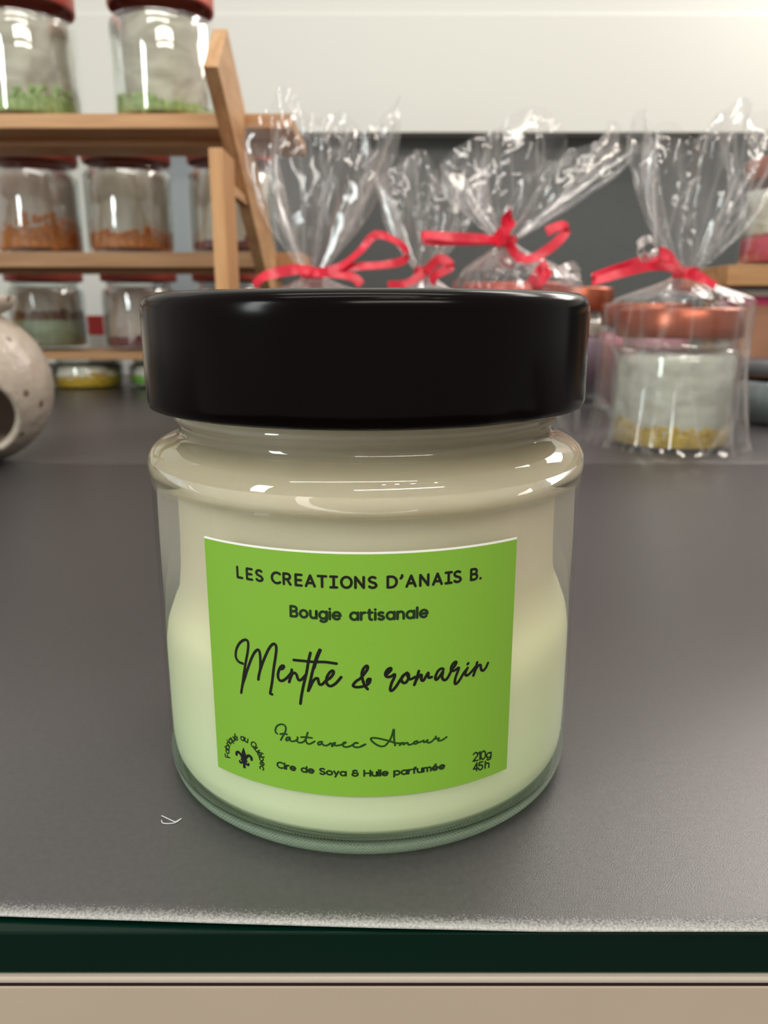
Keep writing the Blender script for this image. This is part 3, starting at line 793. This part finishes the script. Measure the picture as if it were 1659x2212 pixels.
# ------------------------------------------------------------------ small jars
def rough_wax(name, rgb, rgb2, streak):
    m, N, L, P = newmat(name)
    tc = N.new('ShaderNodeTexCoord'); mp = N.new('ShaderNodeMapping'); mp.inputs['Scale'].default_value = streak
    n = N.new('ShaderNodeTexNoise'); n.inputs['Scale'].default_value = 40; n.inputs['Detail'].default_value = 4; n.inputs['Distortion'].default_value = 1.2
    r = N.new('ShaderNodeValToRGB'); r.color_ramp.elements[0].position = .35; r.color_ramp.elements[1].position = .66
    r.color_ramp.elements[0].color = lin(rgb); r.color_ramp.elements[1].color = lin(rgb2)
    L.new(tc.outputs['Object'], mp.inputs[0]); L.new(mp.outputs[0], n.inputs['Vector']); L.new(n.outputs['Fac'], r.inputs['Fac'])
    L.new(r.outputs['Color'], P.inputs['Base Color']); P.inputs['Roughness'].default_value = .5
    b = N.new('ShaderNodeBump'); b.inputs['Strength'].default_value = .6; b.inputs['Distance'].default_value = .002
    L.new(n.outputs['Fac'], b.inputs['Height']); L.new(b.outputs['Normal'], P.inputs['Normal'])
    return m
W_CREAM = rough_wax('whipped_cream_wax', (176, 164, 146), (226, 218, 202), (.6, .6, 1.6))
W_GREIGE = rough_wax('greige_wax', (214, 198, 180), (240, 228, 212), (2.5, 2.5, .35))
W_PINKISH = rough_wax('dusty_wax', (214, 190, 180), (240, 220, 208), (2, 2, .6))
W_WHITE = rough_wax('white_whipped_wax', (222, 214, 198), (240, 236, 224), (.7, .7, 1.4))
def crumb(name, rgb): return mat(name, rgb, 0.55, vary=0.35, vscale=260)
C_GREEN = crumb('green_wax_bits', (166, 190, 118)); C_ORANGE = crumb('orange_wax_bits', (242, 136, 60)); C_YELLOW = crumb('yellow_wax_bits', (240, 186, 56))
C_MAGENTA = crumb('plum_wax_bits', (128, 58, 78)); C_BROWN = crumb('brown_wax_bits', (120, 74, 44)); C_LIME = crumb('lime_wax_bits', (140, 214, 90))
L_PALEGREEN = mat('pale_green_wax', (176, 188, 158), .5); L_LILAC = mat('lilac_wax', (196, 184, 208), .5); L_PINK = mat('pink_wax', (240, 140, 168), .5, vary=.05)
L_HOTPINK = mat('hot_pink_wax', (232, 84, 116), .5); L_BLUE = mat('blue_grey_wax', (148, 160, 168), .5); L_MINTG = mat('mint_wax', (170, 190, 150), .5)

JAR_P = [(0, .03), (.8, .03), (.9, 0), (.96, .02), (.99, .06), (1, .13), (1, 1.42), (.99, 1.5), (.95, 1.57), (.89, 1.61), (.86, 1.64), (.86, 1.9), (.84, 1.93), (.81, 1.93)]
JAR_I = [(.80, 1.9), (.80, 1.64), (.85, 1.57), (.92, 1.48), (.95, 1.4), (.95, .18), (.9, .1), (.8, .08), (0, .08)]
LID_P = [(0, 2.22), (.9, 2.22), (.96, 2.205), (.985, 2.17), (.985, 1.79), (.975, 1.765), (.94, 1.76), (.93, 1.80), (.94, 2.1), (.9, 2.17), (0, 2.18)]
_cache = {}
def shared(key, fn):
    if key not in _cache: _cache[key] = fn()
    return _cache[key]

def lump_ring(seed, z0, z1, n, size, rmin=.45, rmax=.9, tilt=0.0, tdir=0.0):
    """A heap of small irregular wax chunks as one mesh."""
    rnd = random.Random(seed)
    V, F = [], []
    ico = [(0, 0, 1), (.894, 0, .447), (.276, .851, .447), (-.724, .526, .447), (-.724, -.526, .447), (.276, -.851, .447),
           (.724, .526, -.447), (-.276, .851, -.447), (-.894, 0, -.447), (-.276, -.851, -.447), (.724, -.526, -.447), (0, 0, -1)]
    fc = [(0, 1, 2), (0, 2, 3), (0, 3, 4), (0, 4, 5), (0, 5, 1), (1, 6, 2), (2, 7, 3), (3, 8, 4), (4, 9, 5), (5, 10, 1), (2, 6, 7), (3, 7, 8), (4, 8, 9), (5, 9, 10), (1, 10, 6), (6, 11, 7), (7, 11, 8), (8, 11, 9), (9, 11, 10), (10, 11, 6)]
    for _ in range(n):
        a = rnd.uniform(0, 2 * pi); r = rmin + (rmax - rmin) * math.sqrt(rnd.random())
        top = z1 + tilt * cos(a - tdir) + .06 * noise.noise(Vector((cos(a) * 2, sin(a) * 2, seed)))
        z = z0 + (top - z0) * rnd.random()
        s = size * rnd.uniform(.6, 1.3); r = min(r, .93 - s)
        rot = Matrix.Rotation(rnd.uniform(0, 6), 3, Vector((rnd.random(), rnd.random(), rnd.random() + .1)).normalized())
        b = len(V)
        for v in ico:
            q = rot @ Vector((v[0] * rnd.uniform(.7, 1.2), v[1], v[2] * rnd.uniform(.7, 1.1))) * s
            V.append((Vector((r * cos(a), r * sin(a), z)) + q) * R)
        F += [(b + i, b + j, b + k) for i, j, k in fc]
    return V, F

def liner(seed, z0, z1, r0, amp, freq, open_to=None):
    """Wax fill with an uneven skin against the glass."""
    prof = [(0, z0), (r0 * .7, z0), (r0, z0 + .05)] + [(r0, z0 + .05 + (z1 - z0 - .1) * k / 22) for k in range(1, 22)] + [(r0 * .97, z1 - .03), (r0 * .8, z1), (0, z1)]
    def j(k, a, r, z):
        if r < r0 * .9: return r, z
        n_ = noise.noise(Vector((cos(a) * freq, sin(a) * freq, z * freq * .8 + seed)))
        n2 = 1 - abs(noise.noise(Vector((cos(a) * freq * 1.7, sin(a) * freq * 1.7, z * freq * 1.6 + seed * 3)))) * 2
        return min(r + amp * n_ - amp * .6 * (1 - n2), .945), z
    return lathe(prof, 72, jitter=j)

def jar(name, label_, cat, pos, lidm, fills, scale=1.0, rz=0.0, group=None, lid=True, hscale=1.0, keep=None):
    """Screw-top glass jar. fills: list of (part name, kind, args, material)."""
    t = thing(name, label_, cat, pos, rz, group)
    t.scale = (scale, scale, scale * hscale)
    me = shared('jarglass', lambda: lathe(JAR_P + JAR_I, 64))
    if 'jarglass_me' not in _cache:
        g_ = mesh_obj('glass_body', me[0], me[1], M_THIN, t); _cache['jarglass_me'] = g_.data
        l_ = mesh_obj('lid', *lathe(LID_P, 72), M_CORAL, t); _cache['lid_me'] = l_.data
        COL.objects.unlink(l_); bpy.data.objects.remove(l_)
    else:
        g_ = bpy.data.objects.new('glass_body', _cache['jarglass_me']); COL.objects.link(g_); g_.parent = t
    if lid:
        d = shared('lid_' + lidm.name, lambda: _cache['lid_me'].copy())
        d.materials.clear(); d.materials.append(lidm)
        l_ = bpy.data.objects.new('lid', d); COL.objects.link(l_); l_.parent = t
    for nm, kind, args, m in fills:
        if kind == 'crumbs':
            sd, z0_, z1_, n_, sz = args[:5]
            V, F = lump_ring(sd, z0_, z1_, n_, sz, .80, .93, *args[7:])
            V2, F2 = lathe([(0, z0_ - .03), (.9, z0_ - .02), (.915, z0_ + .04), (.915, z0_ + (z1_ - z0_) * .62), (.86, z0_ + (z1_ - z0_) * .7), (0, z0_ + (z1_ - z0_) * .7)], 48,
                           jitter=lambda k, a, r, z: (r, z + (.5 * args[7] * cos(a - args[8]) + .03 * sin(5 * a)) if k >= 3 else z))
            F += [tuple(len(V) + q for q in f) for f in F2]; V += V2; o = mesh_obj(nm, V, F, m, t, smooth=False); tag(o, kind='stuff')
        elif kind == 'liner':
            V, F = liner(*args); o = mesh_obj(nm, V, F, m, t)
        elif kind == 'disc':
            z0, z1, r_ = args
            V, F = lathe([(0, z0), (r_ * .9, z0), (r_, z0 + .04), (r_, z1 - .02), (r_ * .97, z1), (0, z1)], 64); o = mesh_obj(nm, V, F, m, t)
    return t

# ------------------------------------------------------------------ stepped wooden stand on the left, seen from behind
WOODX = wood_mat('pine_along', (176, 128, 84), (206, 160, 112), 'X')
WOODY = wood_mat('pine_deep', (176, 130, 88), (214, 172, 126), 'Y')
WOODZ = wood_mat('pine_upright', (180, 130, 84), (210, 164, 114), 'Z')
stand = thing('display_stand', 'stepped light wooden display stand holding small jars, at the left behind the candle', 'display stand', (0, 0, 0))
def shelf(yn, depth, pxtop, pxbot, xr, nm='shelf_board'):
    z1 = at(300, pxtop, yn).z; z0 = at(300, pxbot, yn).z
    o = box(nm, -13.4 * R, xr * R, yn * R, (yn + depth) * R, z0, z1, WOODX, stand, bev=0.0006)
    # batten under the board
    if pxtop < 700: b_ = box('batten', -13.4 * R, (xr - .3) * R, (yn + depth * .38) * R, (yn + depth * .55) * R, z0 - .12 * R, z0, WOODX, stand, bev=0.0004)
    return z1
z_top_shelf = shelf(16.6, 2.85, 245, 277, -1.82)
z_mid_shelf = shelf(20.4, 2.2, 545, 577, -2.05)
z_low_shelf = shelf(22.3, 3.0, 760, 777, -2.3)
def rail(x0, x1):
    pts = [(14.0, 6.04), (15.03, 6.92), (26.4, -.0), (23.3, -.0)]
    V = [Vector((x * R, y * R, max(z, 0) * R)) for x in (x0, x1) for y, z in pts]
    F = [(0, 1, 2, 3), (7, 6, 5, 4), (0, 4, 5, 1), (1, 5, 6, 2), (2, 6, 7, 3), (3, 7, 4, 0)]
    o = mesh_obj('side_rail', V, F, WOODY, stand, smooth=False)
    bevel_mesh(o, 0.0007)
rail(-2.97, -2.72)
rail(-13.3, -13.05)
box('back_leg', -2.98 * R, -2.74 * R, 14.15 * R, 15.2 * R, 0, 4.85 * R, WOODZ, stand, bev=0.0008)
box('back_leg', -13.3 * R, -13.06 * R, 14.15 * R, 15.2 * R, 0, 4.85 * R, WOODZ, stand, bev=0.0008)

for _x in (-2.97, -13.3):
    box('dowel', (_x + .04) * R, (_x + .2) * R, 15.15 * R, 16.9 * R, 4.25 * R, 4.42 * R, WOODY, stand, bev=0.0004)

def px_x(px, y, z):
    """world x of a pixel column for a point at depth y, height z (in metres)."""
    dep = y * R * cos(PITCH) - (z - CAM_H) * sin(PITCH)
    return (px - 829.5) / FPX * dep
def on_shelf(px, y, z):
    return (px_x(px, y, z + R), y * R, z)

GT, GM, GL = 'jars on the top shelf', 'jars on the middle shelf', 'jars on the lower shelf'
jar('wax_jar', 'jar of cream wax ripples over green bits, at the left end of the top shelf', 'jar', on_shelf(58, 17.85, z_top_shelf), M_CORAL,
    [('wax', 'liner', (3.1, .1, 1.6, .88, .07, 3.0), W_CREAM), ('wax_bits', 'crumbs', (5, .12, .42, 260, .07, .6, .92, .1, 0), C_GREEN)], group=GT, scale=1.08, hscale=1.15)
jar('wax_jar', 'jar of smooth pale wax over green bits, beside the slanted rail, top shelf', 'jar', on_shelf(357, 17.85, z_top_shelf), M_CORAL,
    [('wax', 'liner', (8.4, .1, 1.6, .78, .04, 1.6), W_CREAM), ('wax_bits', 'crumbs', (9, .12, .36, 240, .07, .6, .92, .14, 2.6), C_GREEN)], group=GT, scale=1.08, hscale=1.15)
jar('wax_jar', 'jar with a tall heap of orange wax bits, left on the middle shelf', 'jar', on_shelf(82, 21.6, z_mid_shelf), M_CORAL,
    [('wax', 'liner', (1.7, .1, 1.6, .87, .05, 2.0), W_PINKISH), ('wax_bits', 'crumbs', (15, .12, .5, 340, .075, .6, .93, .25, -1.0), C_ORANGE)], group=GM, scale=1.13, hscale=1.13)
jar('wax_jar', 'jar with a low even layer of orange wax bits, on the middle shelf', 'jar', on_shelf(282, 21.6, z_mid_shelf), M_CORAL,
    [('wax', 'liner', (6.7, .1, 1.6, .87, .04, 2.2), W_GREIGE), ('wax_bits', 'crumbs', (17, .12, .42, 300, .075, .6, .93, .03, 0), C_ORANGE)], group=GM, scale=1.13, hscale=1.13)
jar('wax_jar', 'jar with faint plum bits half hidden behind the upright wooden leg, middle shelf', 'jar', on_shelf(503, 21.6, z_mid_shelf), M_CORAL,
    [('wax', 'liner', (2.2, .1, 1.6, .87, .04, 2.2), W_GREIGE), ('wax_bits', 'crumbs', (19, .12, .26, 160, .06, .6, .93, .03, 0), C_MAGENTA)], group=GM, scale=1.13, hscale=1.13)
jar('wax_jar', 'jar layered pale green, brown and beige, on the lower shelf behind the ceramic burner', 'jar', on_shelf(103, 24.0, z_low_shelf), M_CORAL,
    [('lower_wax', 'disc', (.1, .78, .93), L_PALEGREEN), ('wax', 'liner', (12.2, .9, 1.6, .87, .05, 2), W_GREIGE), ('wax_bits', 'crumbs', (21, .8, .98, 220, .07, .6, .93, 0, 0), C_BROWN)], group=GL, scale=1.12)
jar('wax_jar', 'jar with plum bits at its bottom, lower shelf, just left of the black lid', 'jar', on_shelf(306, 24.0, z_low_shelf), M_CORAL,
    [('wax', 'liner', (14.2, .1, 1.6, .87, .05, 2.4), W_PINKISH), ('wax_bits', 'crumbs', (23, .12, .34, 220, .07, .6, .93, .06, 0), C_MAGENTA)], group=GL, scale=1.12)
jar('wax_jar', 'jar behind the upright wooden leg, only its shoulder visible over the black lid', 'jar', on_shelf(500, 24.0, z_low_shelf), M_CORAL,
    [('wax', 'liner', (15.2, .1, 1.6, .87, .05, 2.4), W_GREIGE)], group=GL, scale=1.12)
jar('wax_jar', 'short open jar of yellow wax bits on the counter under the wooden stand', 'jar', (px_x(190, 23.45, .02), 23.45 * R, -.0002), M_CORAL,
    [('wax', 'liner', (18.2, .1, 1.6, .87, .05, 2.4), W_WHITE), ('wax_bits', 'crumbs', (27, .12, 1.05, 380, .085, .6, .93, .3, 0.5), C_YELLOW)], lid=False, scale=1.04, hscale=.40)
jar('wax_jar', 'short jar with lime green bits on the counter, mostly hidden by the black lid', 'jar', (px_x(352, 23.6, .02), 23.6 * R, -.0002), M_CORAL,
    [('wax', 'liner', (19.2, .1, 1.6, .87, .05, 2.4), W_WHITE), ('wax_bits', 'crumbs', (29, .3, .9, 300, .09, .6, .93, .12, 0.5), C_LIME)], lid=False, hscale=.42)
o = thing('gift_box', 'small white box with a red top, seen between the two lower shelf jars', 'box', (0, 0, 0))
bz_ = at(200, 724, 27.5).z
box('box_body', px_x(188, 27.5, .04), px_x(262, 27.5, .04), 27.5 * R, 29 * R, -.0002, bz_, mat('white_carton', (214, 214, 208), .6), o, bev=.0008)
tag(box('box_top', px_x(188, 27.5, .04), px_x(262, 27.5, .04), 27.5 * R, 29 * R, bz_, 2.05 * R, mat('red_card', (190, 60, 58), .6), o, bev=.0008), 'red top')
o = box('card_block', px_x(88, 28, 0), px_x(113, 28, 0), 28 * R, 28.8 * R, -.0002, at(100, 793, 28).z + .004, mat('black_card', (18, 20, 26), .6), bev=.0008)
tag(o, 'small black block behind the yellow jar by the ceramic burner', 'block')

# ------------------------------------------------------------------ stand and jars at the right edge
rstand = thing('wooden_riser', 'light wooden riser with a thick top board, cut off by the right edge', 'display stand', (0, 0, 0))
zr1 = at(1600, 572, 16.6).z; zr0 = at(1600, 617, 16.6).z
xr0 = px_x(1574, 16.6, zr1)
box('top_board', xr0, xr0 + 9 * R, 16.6 * R, 19.2 * R, zr0, zr1, WOODX, rstand, bev=.0007)
box('side_board', xr0 + 8 * R, xr0 + 8.3 * R, 16.8 * R, 19 * R, -.0002, zr0, WOODZ, rstand, bev=.0005)
box('side_board', xr0 + .5 * R, xr0 + .8 * R, 18.6 * R, 19 * R, -.0002, zr0, WOODZ, rstand, bev=.0005)
jar('wax_jar', 'copper lidded jar with white over hot pink wax, on the riser at right', 'jar', (px_x(1702, 17.8, zr1 + .03), 17.8 * R, zr1), M_COPPER,
    [('lower_wax', 'disc', (.1, .62, .93), L_HOTPINK), ('wax', 'liner', (31.2, .62, 1.62, .88, .06, 3), W_WHITE)])
kb = thing('gift_box', 'kraft brown box with white and pink bands under the riser, at the right edge', 'box', (0, 0, 0))
kx0 = px_x(1598, 17.2, .06)
kz = lambda py: at(1620, py, 17.2).z
box('box_body', kx0, kx0 + 2.6 * R, 17.2 * R, 18.5 * R, -.0002, kz(660), mat('kraft_card', (176, 128, 100), .7, vary=.08, vscale=50), kb, bev=.0006)
tag(box('pink_band', kx0 - .0004, kx0 + 2.6 * R + .0004, 17.2 * R - .0004, 18.5 * R, kz(660), kz(640), mat('pink_card', (206, 62, 104), .6), kb, bev=.0004), 'deep pink band')
tag(box('white_rim', kx0 - .0008, kx0 + 2.6 * R + .0008, 17.2 * R - .0008, 18.5 * R, kz(640), kz(628), mat('white_card', (236, 228, 214), .6), kb, bev=.0004), 'white rim')
jar('wax_jar', 'blue-grey jar low at the right edge behind the wrapped jar', 'jar', (px_x(1690, 15.6, .03), 15.6 * R, -.0002), mat('grey_lid', (120, 124, 128), .4, metal=.5),
    [('wax', 'disc', (.1, 1.5, .93), L_BLUE)], hscale=.56)

# ------------------------------------------------------------------ tall candles behind the wrapped jar
jar('wax_jar', 'tall jar of lilac wax with copper lid, right beside the black lid', 'candle', (px_x(1236, 20, .08), 20 * R, -.0002), M_COPPER,
    [('lower_wax', 'disc', (.14, 1.25, .93), L_LILAC), ('wax', 'liner', (41, 1.25, 1.62, .86, .03, 2), W_WHITE)], hscale=1.24)
jar('wax_jar', 'jar of pink wax standing behind the wrapped jar', 'candle', (px_x(1392, 17.6, .06), 17.6 * R, -.0002), M_COPPER,
    [('wax', 'disc', (.12, 1.62, .95), L_PINK)], hscale=1.06)

# ------------------------------------------------------------------ cellophane wrapped jars with red bows
def ribbon(pts, width, name, parent, m, side=Vector((0, .25, 1)), twist=0.0):
    P = spline(pts, 8); V, F = [], []
    n = len(P)
    for i, q in enumerate(P):
        d = (P[min(i + 1, n - 1)] - P[max(i - 1, 0)]).normalized()
        s_ = Matrix.Rotation(twist * i / n + .25 * sin(i * .35), 3, d) @ side
        s_ = (s_ - d * s_.dot(d))
        if s_.length < 1e-4: s_ = d.cross(Vector((0, 1, 0)))
        s_.normalize()
        nn = d.cross(s_).normalized() * 0.00012
        w_ = width * .5
        for a in (s_ * w_ + nn, -s_ * w_ + nn, -s_ * w_ - nn, s_ * w_ - nn): V.append(q + a)
    for i in range(n - 1):
        for k in range(4):
            a, b = i * 4 + k, i * 4 + (k + 1) % 4
            F.append((a, b, b + 4, a + 4))
    F.append((0, 3, 2, 1)); F.append(tuple((n - 1) * 4 + k for k in range(4)))
    return mesh_obj(name, V, F, m, parent, smooth=False)

def cello(parent, base, r, h, pinch, top, half_w, half_d, seed, flare=1.25, ragged=.25, m=None, pinch_r=.15, lean=0.0):
    """Cellophane bag: loose skirt round the jar, gathered neck, pleated fan above. All lengths in metres, in world space."""
    base, pinch, top = Vector(base), Vector(pinch), Vector(top)
    nt = 168
    rows = []
    for i in range(27):
        t = i / 26
        if t < .62:
            k = t / .62; c = base + Vector((0, 0, h * k)); rr = r * (flare + (1.07 - flare) * min(1, k * 1.9) ** .6)
            if k == 0: rr = r * flare
            rows.append((c, rr, rr, 0.0, k, .0))
        else:
            k = (t - .62) / .38; e = k * k * (3 - 2 * k)
            c = (base + Vector((0, 0, h))).lerp(pinch, k)
            rr = r * 1.07 * (1 - e) + r * pinch_r * e
            rows.append((c, rr, rr * (1 - .15 * e), .10 * k, 1, k))
    for i in range(1, 30):
        k = i / 29
        e = 1 - (1 - k) ** 1.7
        c = pinch.lerp(top, k)
        rows.append((c, r * pinch_r + (half_w - r * pinch_r) * e, r * pinch_r + (half_d - r * pinch_r) * e, .2, 2, k))
    V, F = [], []
    rnd = random.Random(seed)
    ph = [rnd.uniform(0, 6.28) for _ in range(8)]
    for i, (c, rx, ry, pl, zone, k) in enumerate(rows):
        for j in range(nt):
            a = 2 * pi * j / nt
            w_ = 1.0
            if zone == 2:
                fade = (1 - k)
                w_ += (.30 * fade + .10) * sin(11 * a + ph[0]) * .6 + (.24) * sin(5 * a + ph[1] + k * .8) * min(1, k * 3) * .7 + .10 * sin(17 * a + ph[2] + 2 * k) * fade
                w_ += .22 * noise.noise(Vector((cos(a) * 2.2, sin(a) * 2.2, k * 2.4 + seed))) * k
            elif zone == 1:
                w_ += .16 * k * sin(11 * a + ph[0]) + .10 * (1 - k * .3) * noise.noise(Vector((cos(a) * 3, sin(a) * 3, i * .15 + seed)))
            else:
                ridge = abs(noise.noise(Vector((cos(a) * 2.6, sin(a) * 2.6, k * 2.6 + seed))))
                w_ += -.03 + .16 * ridge * (1.0 if k > .04 else 1.6)
            q = c + Vector((rx * w_ * cos(a), ry * w_ * sin(a), 0))
            if zone == 2:
                q.z += k * k * ragged * (top - pinch).length * (sin(3 * a + ph[3]) * .35 + sin(7 * a + ph[4]) * .2 - .5 * abs(cos(a)) ** 2 * .4)
                # crisp creases
                cr = noise.noise(Vector((q.x, q.y, q.z * .45)) * (1 / r) * 2.4 + Vector((seed, 0, 0)))
                q += Vector((.3 * cos(a), 1.0 * sin(a), 0)) * r * .16 * (abs(cr) * 2 - .4) * k
            if zone == 0 and k == 0: q.z += .0004
            V.append(q)
    for i in range(len(rows) - 1):
        for j in range(nt):
            a, b = i * nt + j, i * nt + (j + 1) % nt
            F.append((a, b, b + nt, a + nt))
    o = mesh_obj('cellophane_bag', [v - parent.location for v in V], F, m or M_FILM, parent)
    return o

def P_(px, py, y): return at(px, py, y)

# right wrapped jar
jy = 12.85
jr = jar('wrapped_jar', 'copper lidded jar of white wax over yellow bits, inside the right cellophane wrap', 'jar',
         (px_x(1453, jy, .03), jy * R, -.0001), M_COPPER,
         [('wax', 'liner', (51, .12, 1.52, .90, .05, 3), W_WHITE), ('wax_bits', 'crumbs', (53, .1, .40, 420, .07, .6, .93, .08, 2.6), C_YELLOW)])
def wrap(label_, base, h, pinch_px, top_px, y, hw, hd, seed, bow, **kw):
    b = Vector(base)
    t = thing('gift_wrap', label_, 'gift wrap', (b.x, b.y, 0.0001))
    pin = at(pinch_px[0], pinch_px[1], y); top = at(top_px[0], top_px[1], y + .3)
    cello(t, (b.x, b.y, 0.0001), R, h, pin, top, hw * R, hd * R, seed, **kw)
    # knot and loops
    for nm, pts, dy, w_ in bow:
        r_ = ribbon([at(px, py, y + dd) - t.location for px, py, dd in pts], w_ * R, nm, t, M_RIBBON)
    k = Vector(pin) - t.location
    pts = [k + Vector((cos(a) * .19 * R, sin(a) * .19 * R, 0)) for a in [2 * pi * i / 12 for i in range(13)]]
    ribbon(pts, .16 * R, 'ribbon_band', t, M_RIBBON, side=Vector((0, 0, 1)))
    return t
jb = jr.location
wrap('clear cellophane wrap with red bow and tall open top, round the jar at the right', jb, 2.27 * R, (1482, 590), (1540, 262), 12.6, 1.12, .5, 3.3,
     [('bow_loop', [(1480, 592, -.3), (1420, 575, -.6), (1350, 588, -.7), (1290, 606, -.7), (1286, 598, -.6), (1340, 578, -.4), (1410, 560, -.3), (1470, 585, -.3)], 0, .13),
      ('ribbon_tail', [(1482, 592, -.35), (1515, 600, -.5), (1545, 617, -.5)], 0, .15),
      ('bow_loop', [(1480, 590, -.4), (1455, 560, -.8), (1425, 545, -.8), (1430, 560, -.5), (1460, 582, -.35)], 0, .15)], flare=1.28)
# the three wrapped jars behind the black lid
jar('wrapped_jar', 'coral lidded jar inside the cellophane just right of the wooden rail', 'jar', (px_x(690, 13.9, .06), 13.9 * R, -.0001), M_CORAL,
    [('wax', 'liner', (61, .12, 1.5, .9, .04, 3), W_WHITE)], group='jars inside cellophane behind the candle')
jar('wrapped_jar', 'coral lidded jar inside the middle, smaller cellophane wrap', 'jar', (px_x(900, 17.2, .06), 17.2 * R, -.0001), M_CORAL,
    [('wax', 'liner', (63, .12, 1.5, .9, .04, 3), W_WHITE)], group='jars inside cellophane behind the candle')
jar('wrapped_jar', 'taller coral lidded jar inside the cellophane nearest the lilac candle', 'jar', (px_x(1110, 14.6, .06), 14.6 * R, -.0001), M_CORAL,
    [('wax', 'liner', (65, .12, 1.5, .9, .04, 3), W_WHITE)], hscale=1.2, group='jars inside cellophane behind the candle')
wrap('cellophane wrap with red bow, beside the wooden rail, the leftmost of the wraps', (px_x(690, 13.9, .06), 13.9 * R, 0), 2.27 * R, (676, 590), (708, 250), 13.6, 1.15, .55, 7.7,
     [('ribbon_tail', [(676, 585, -.3), (640, 582, -.5), (600, 588, -.6), (565, 600, -.6), (550, 618, -.5)], 0, .17),
      ('bow_loop', [(676, 590, -.3), (730, 578, -.5), (775, 545, -.6), (810, 508, -.6), (850, 518, -.5), (876, 540, -.4), (872, 562, -.4), (830, 572, -.5), (770, 576, -.5), (700, 585, -.3)], 0, .13),
      ('ribbon_tail', [(680, 588, -.3), (720, 590, -.5), (765, 600, -.5), (780, 616, -.5)], 0, .15)], ragged=.3)
wrap('smaller cellophane wrap with hanging red ribbon curls, between the two bigger wraps', (px_x(900, 17.2, .06), 17.2 * R, 0), 2.27 * R, (915, 585), (930, 352), 16.9, 1.05, .5, 12.4,
     [('ribbon_tail', [(920, 585, -.4), (950, 560, -.6), (972, 575, -.7), (945, 592, -.7), (930, 610, -.6)], 0, .2),
      ('ribbon_tail', [(915, 590, -.4), (880, 612, -.5), (838, 616, -.6)], 0, .16)], ragged=.3)
wrap('cellophane wrap with high red bow, standing left of the lilac candle', (px_x(1110, 14.6, .06), 14.6 * R, 0), 2.7 * R, (1092, 520), (1175, 290), 14.3, 1.45, .55, 21.9,
     [('bow_loop', [(1090, 520, -.3), (1040, 515, -.6), (980, 512, -.7), (918, 508, -.7), (920, 520, -.6), (990, 520, -.5), (1050, 520, -.4), (1088, 522, -.3)], 0, .15),
      ('ribbon_tail', [(1070, 520, -.4), (1090, 500, -.6), (1100, 475, -.6), (1105, 458, -.5)], 0, .26),
      ('bow_loop', [(1095, 522, -.3), (1120, 555, -.5), (1150, 558, -.6), (1195, 530, -.6), (1222, 500, -.5), (1215, 486, -.5), (1180, 500, -.5)], 0, .16),
      ('ribbon_tail', [(1150, 590, -.7), (1165, 600, -.8), (1180, 580, -.8), (1170, 605, -.7)], 0, .3)], ragged=.35)
# loose curls of clear film hanging at the wraps
def curl(px, py, y, rad, turns, seed):
    rnd = random.Random(seed); pts = []
    for i in range(int(turns * 8) + 1):
        a = i / 8 * 2 * pi
        pts.append(at(px + rad * cos(a) + i * 1.1, py + rad * .8 * sin(a) - i * .5, y) + Vector((0, .006 * sin(a + 1), 0)))
    return pts
M_CURL = film('clear_curling_ribbon', (.96, .94, .94), .15, .6, .8, (.95, .9, .9), rough=.12)
for lab_, a in (('curl of clear ribbon hanging on the high-bowed wrap beside the lilac candle', (1218, 596, 13.4, 20, 2.2, 1)),
          ('curl of clear ribbon beside the red bow of the right wrap', (1392, 540, 11.9, 24, 1.6, 3))):
    pts = curl(*a); b = pts[0].copy()
    o = ribbon([q - b for q in pts], .12 * R, 'ribbon_curl', None, M_CURL); o.location = b
    tag(o, lab_, 'ribbon', 'clear ribbon curls')
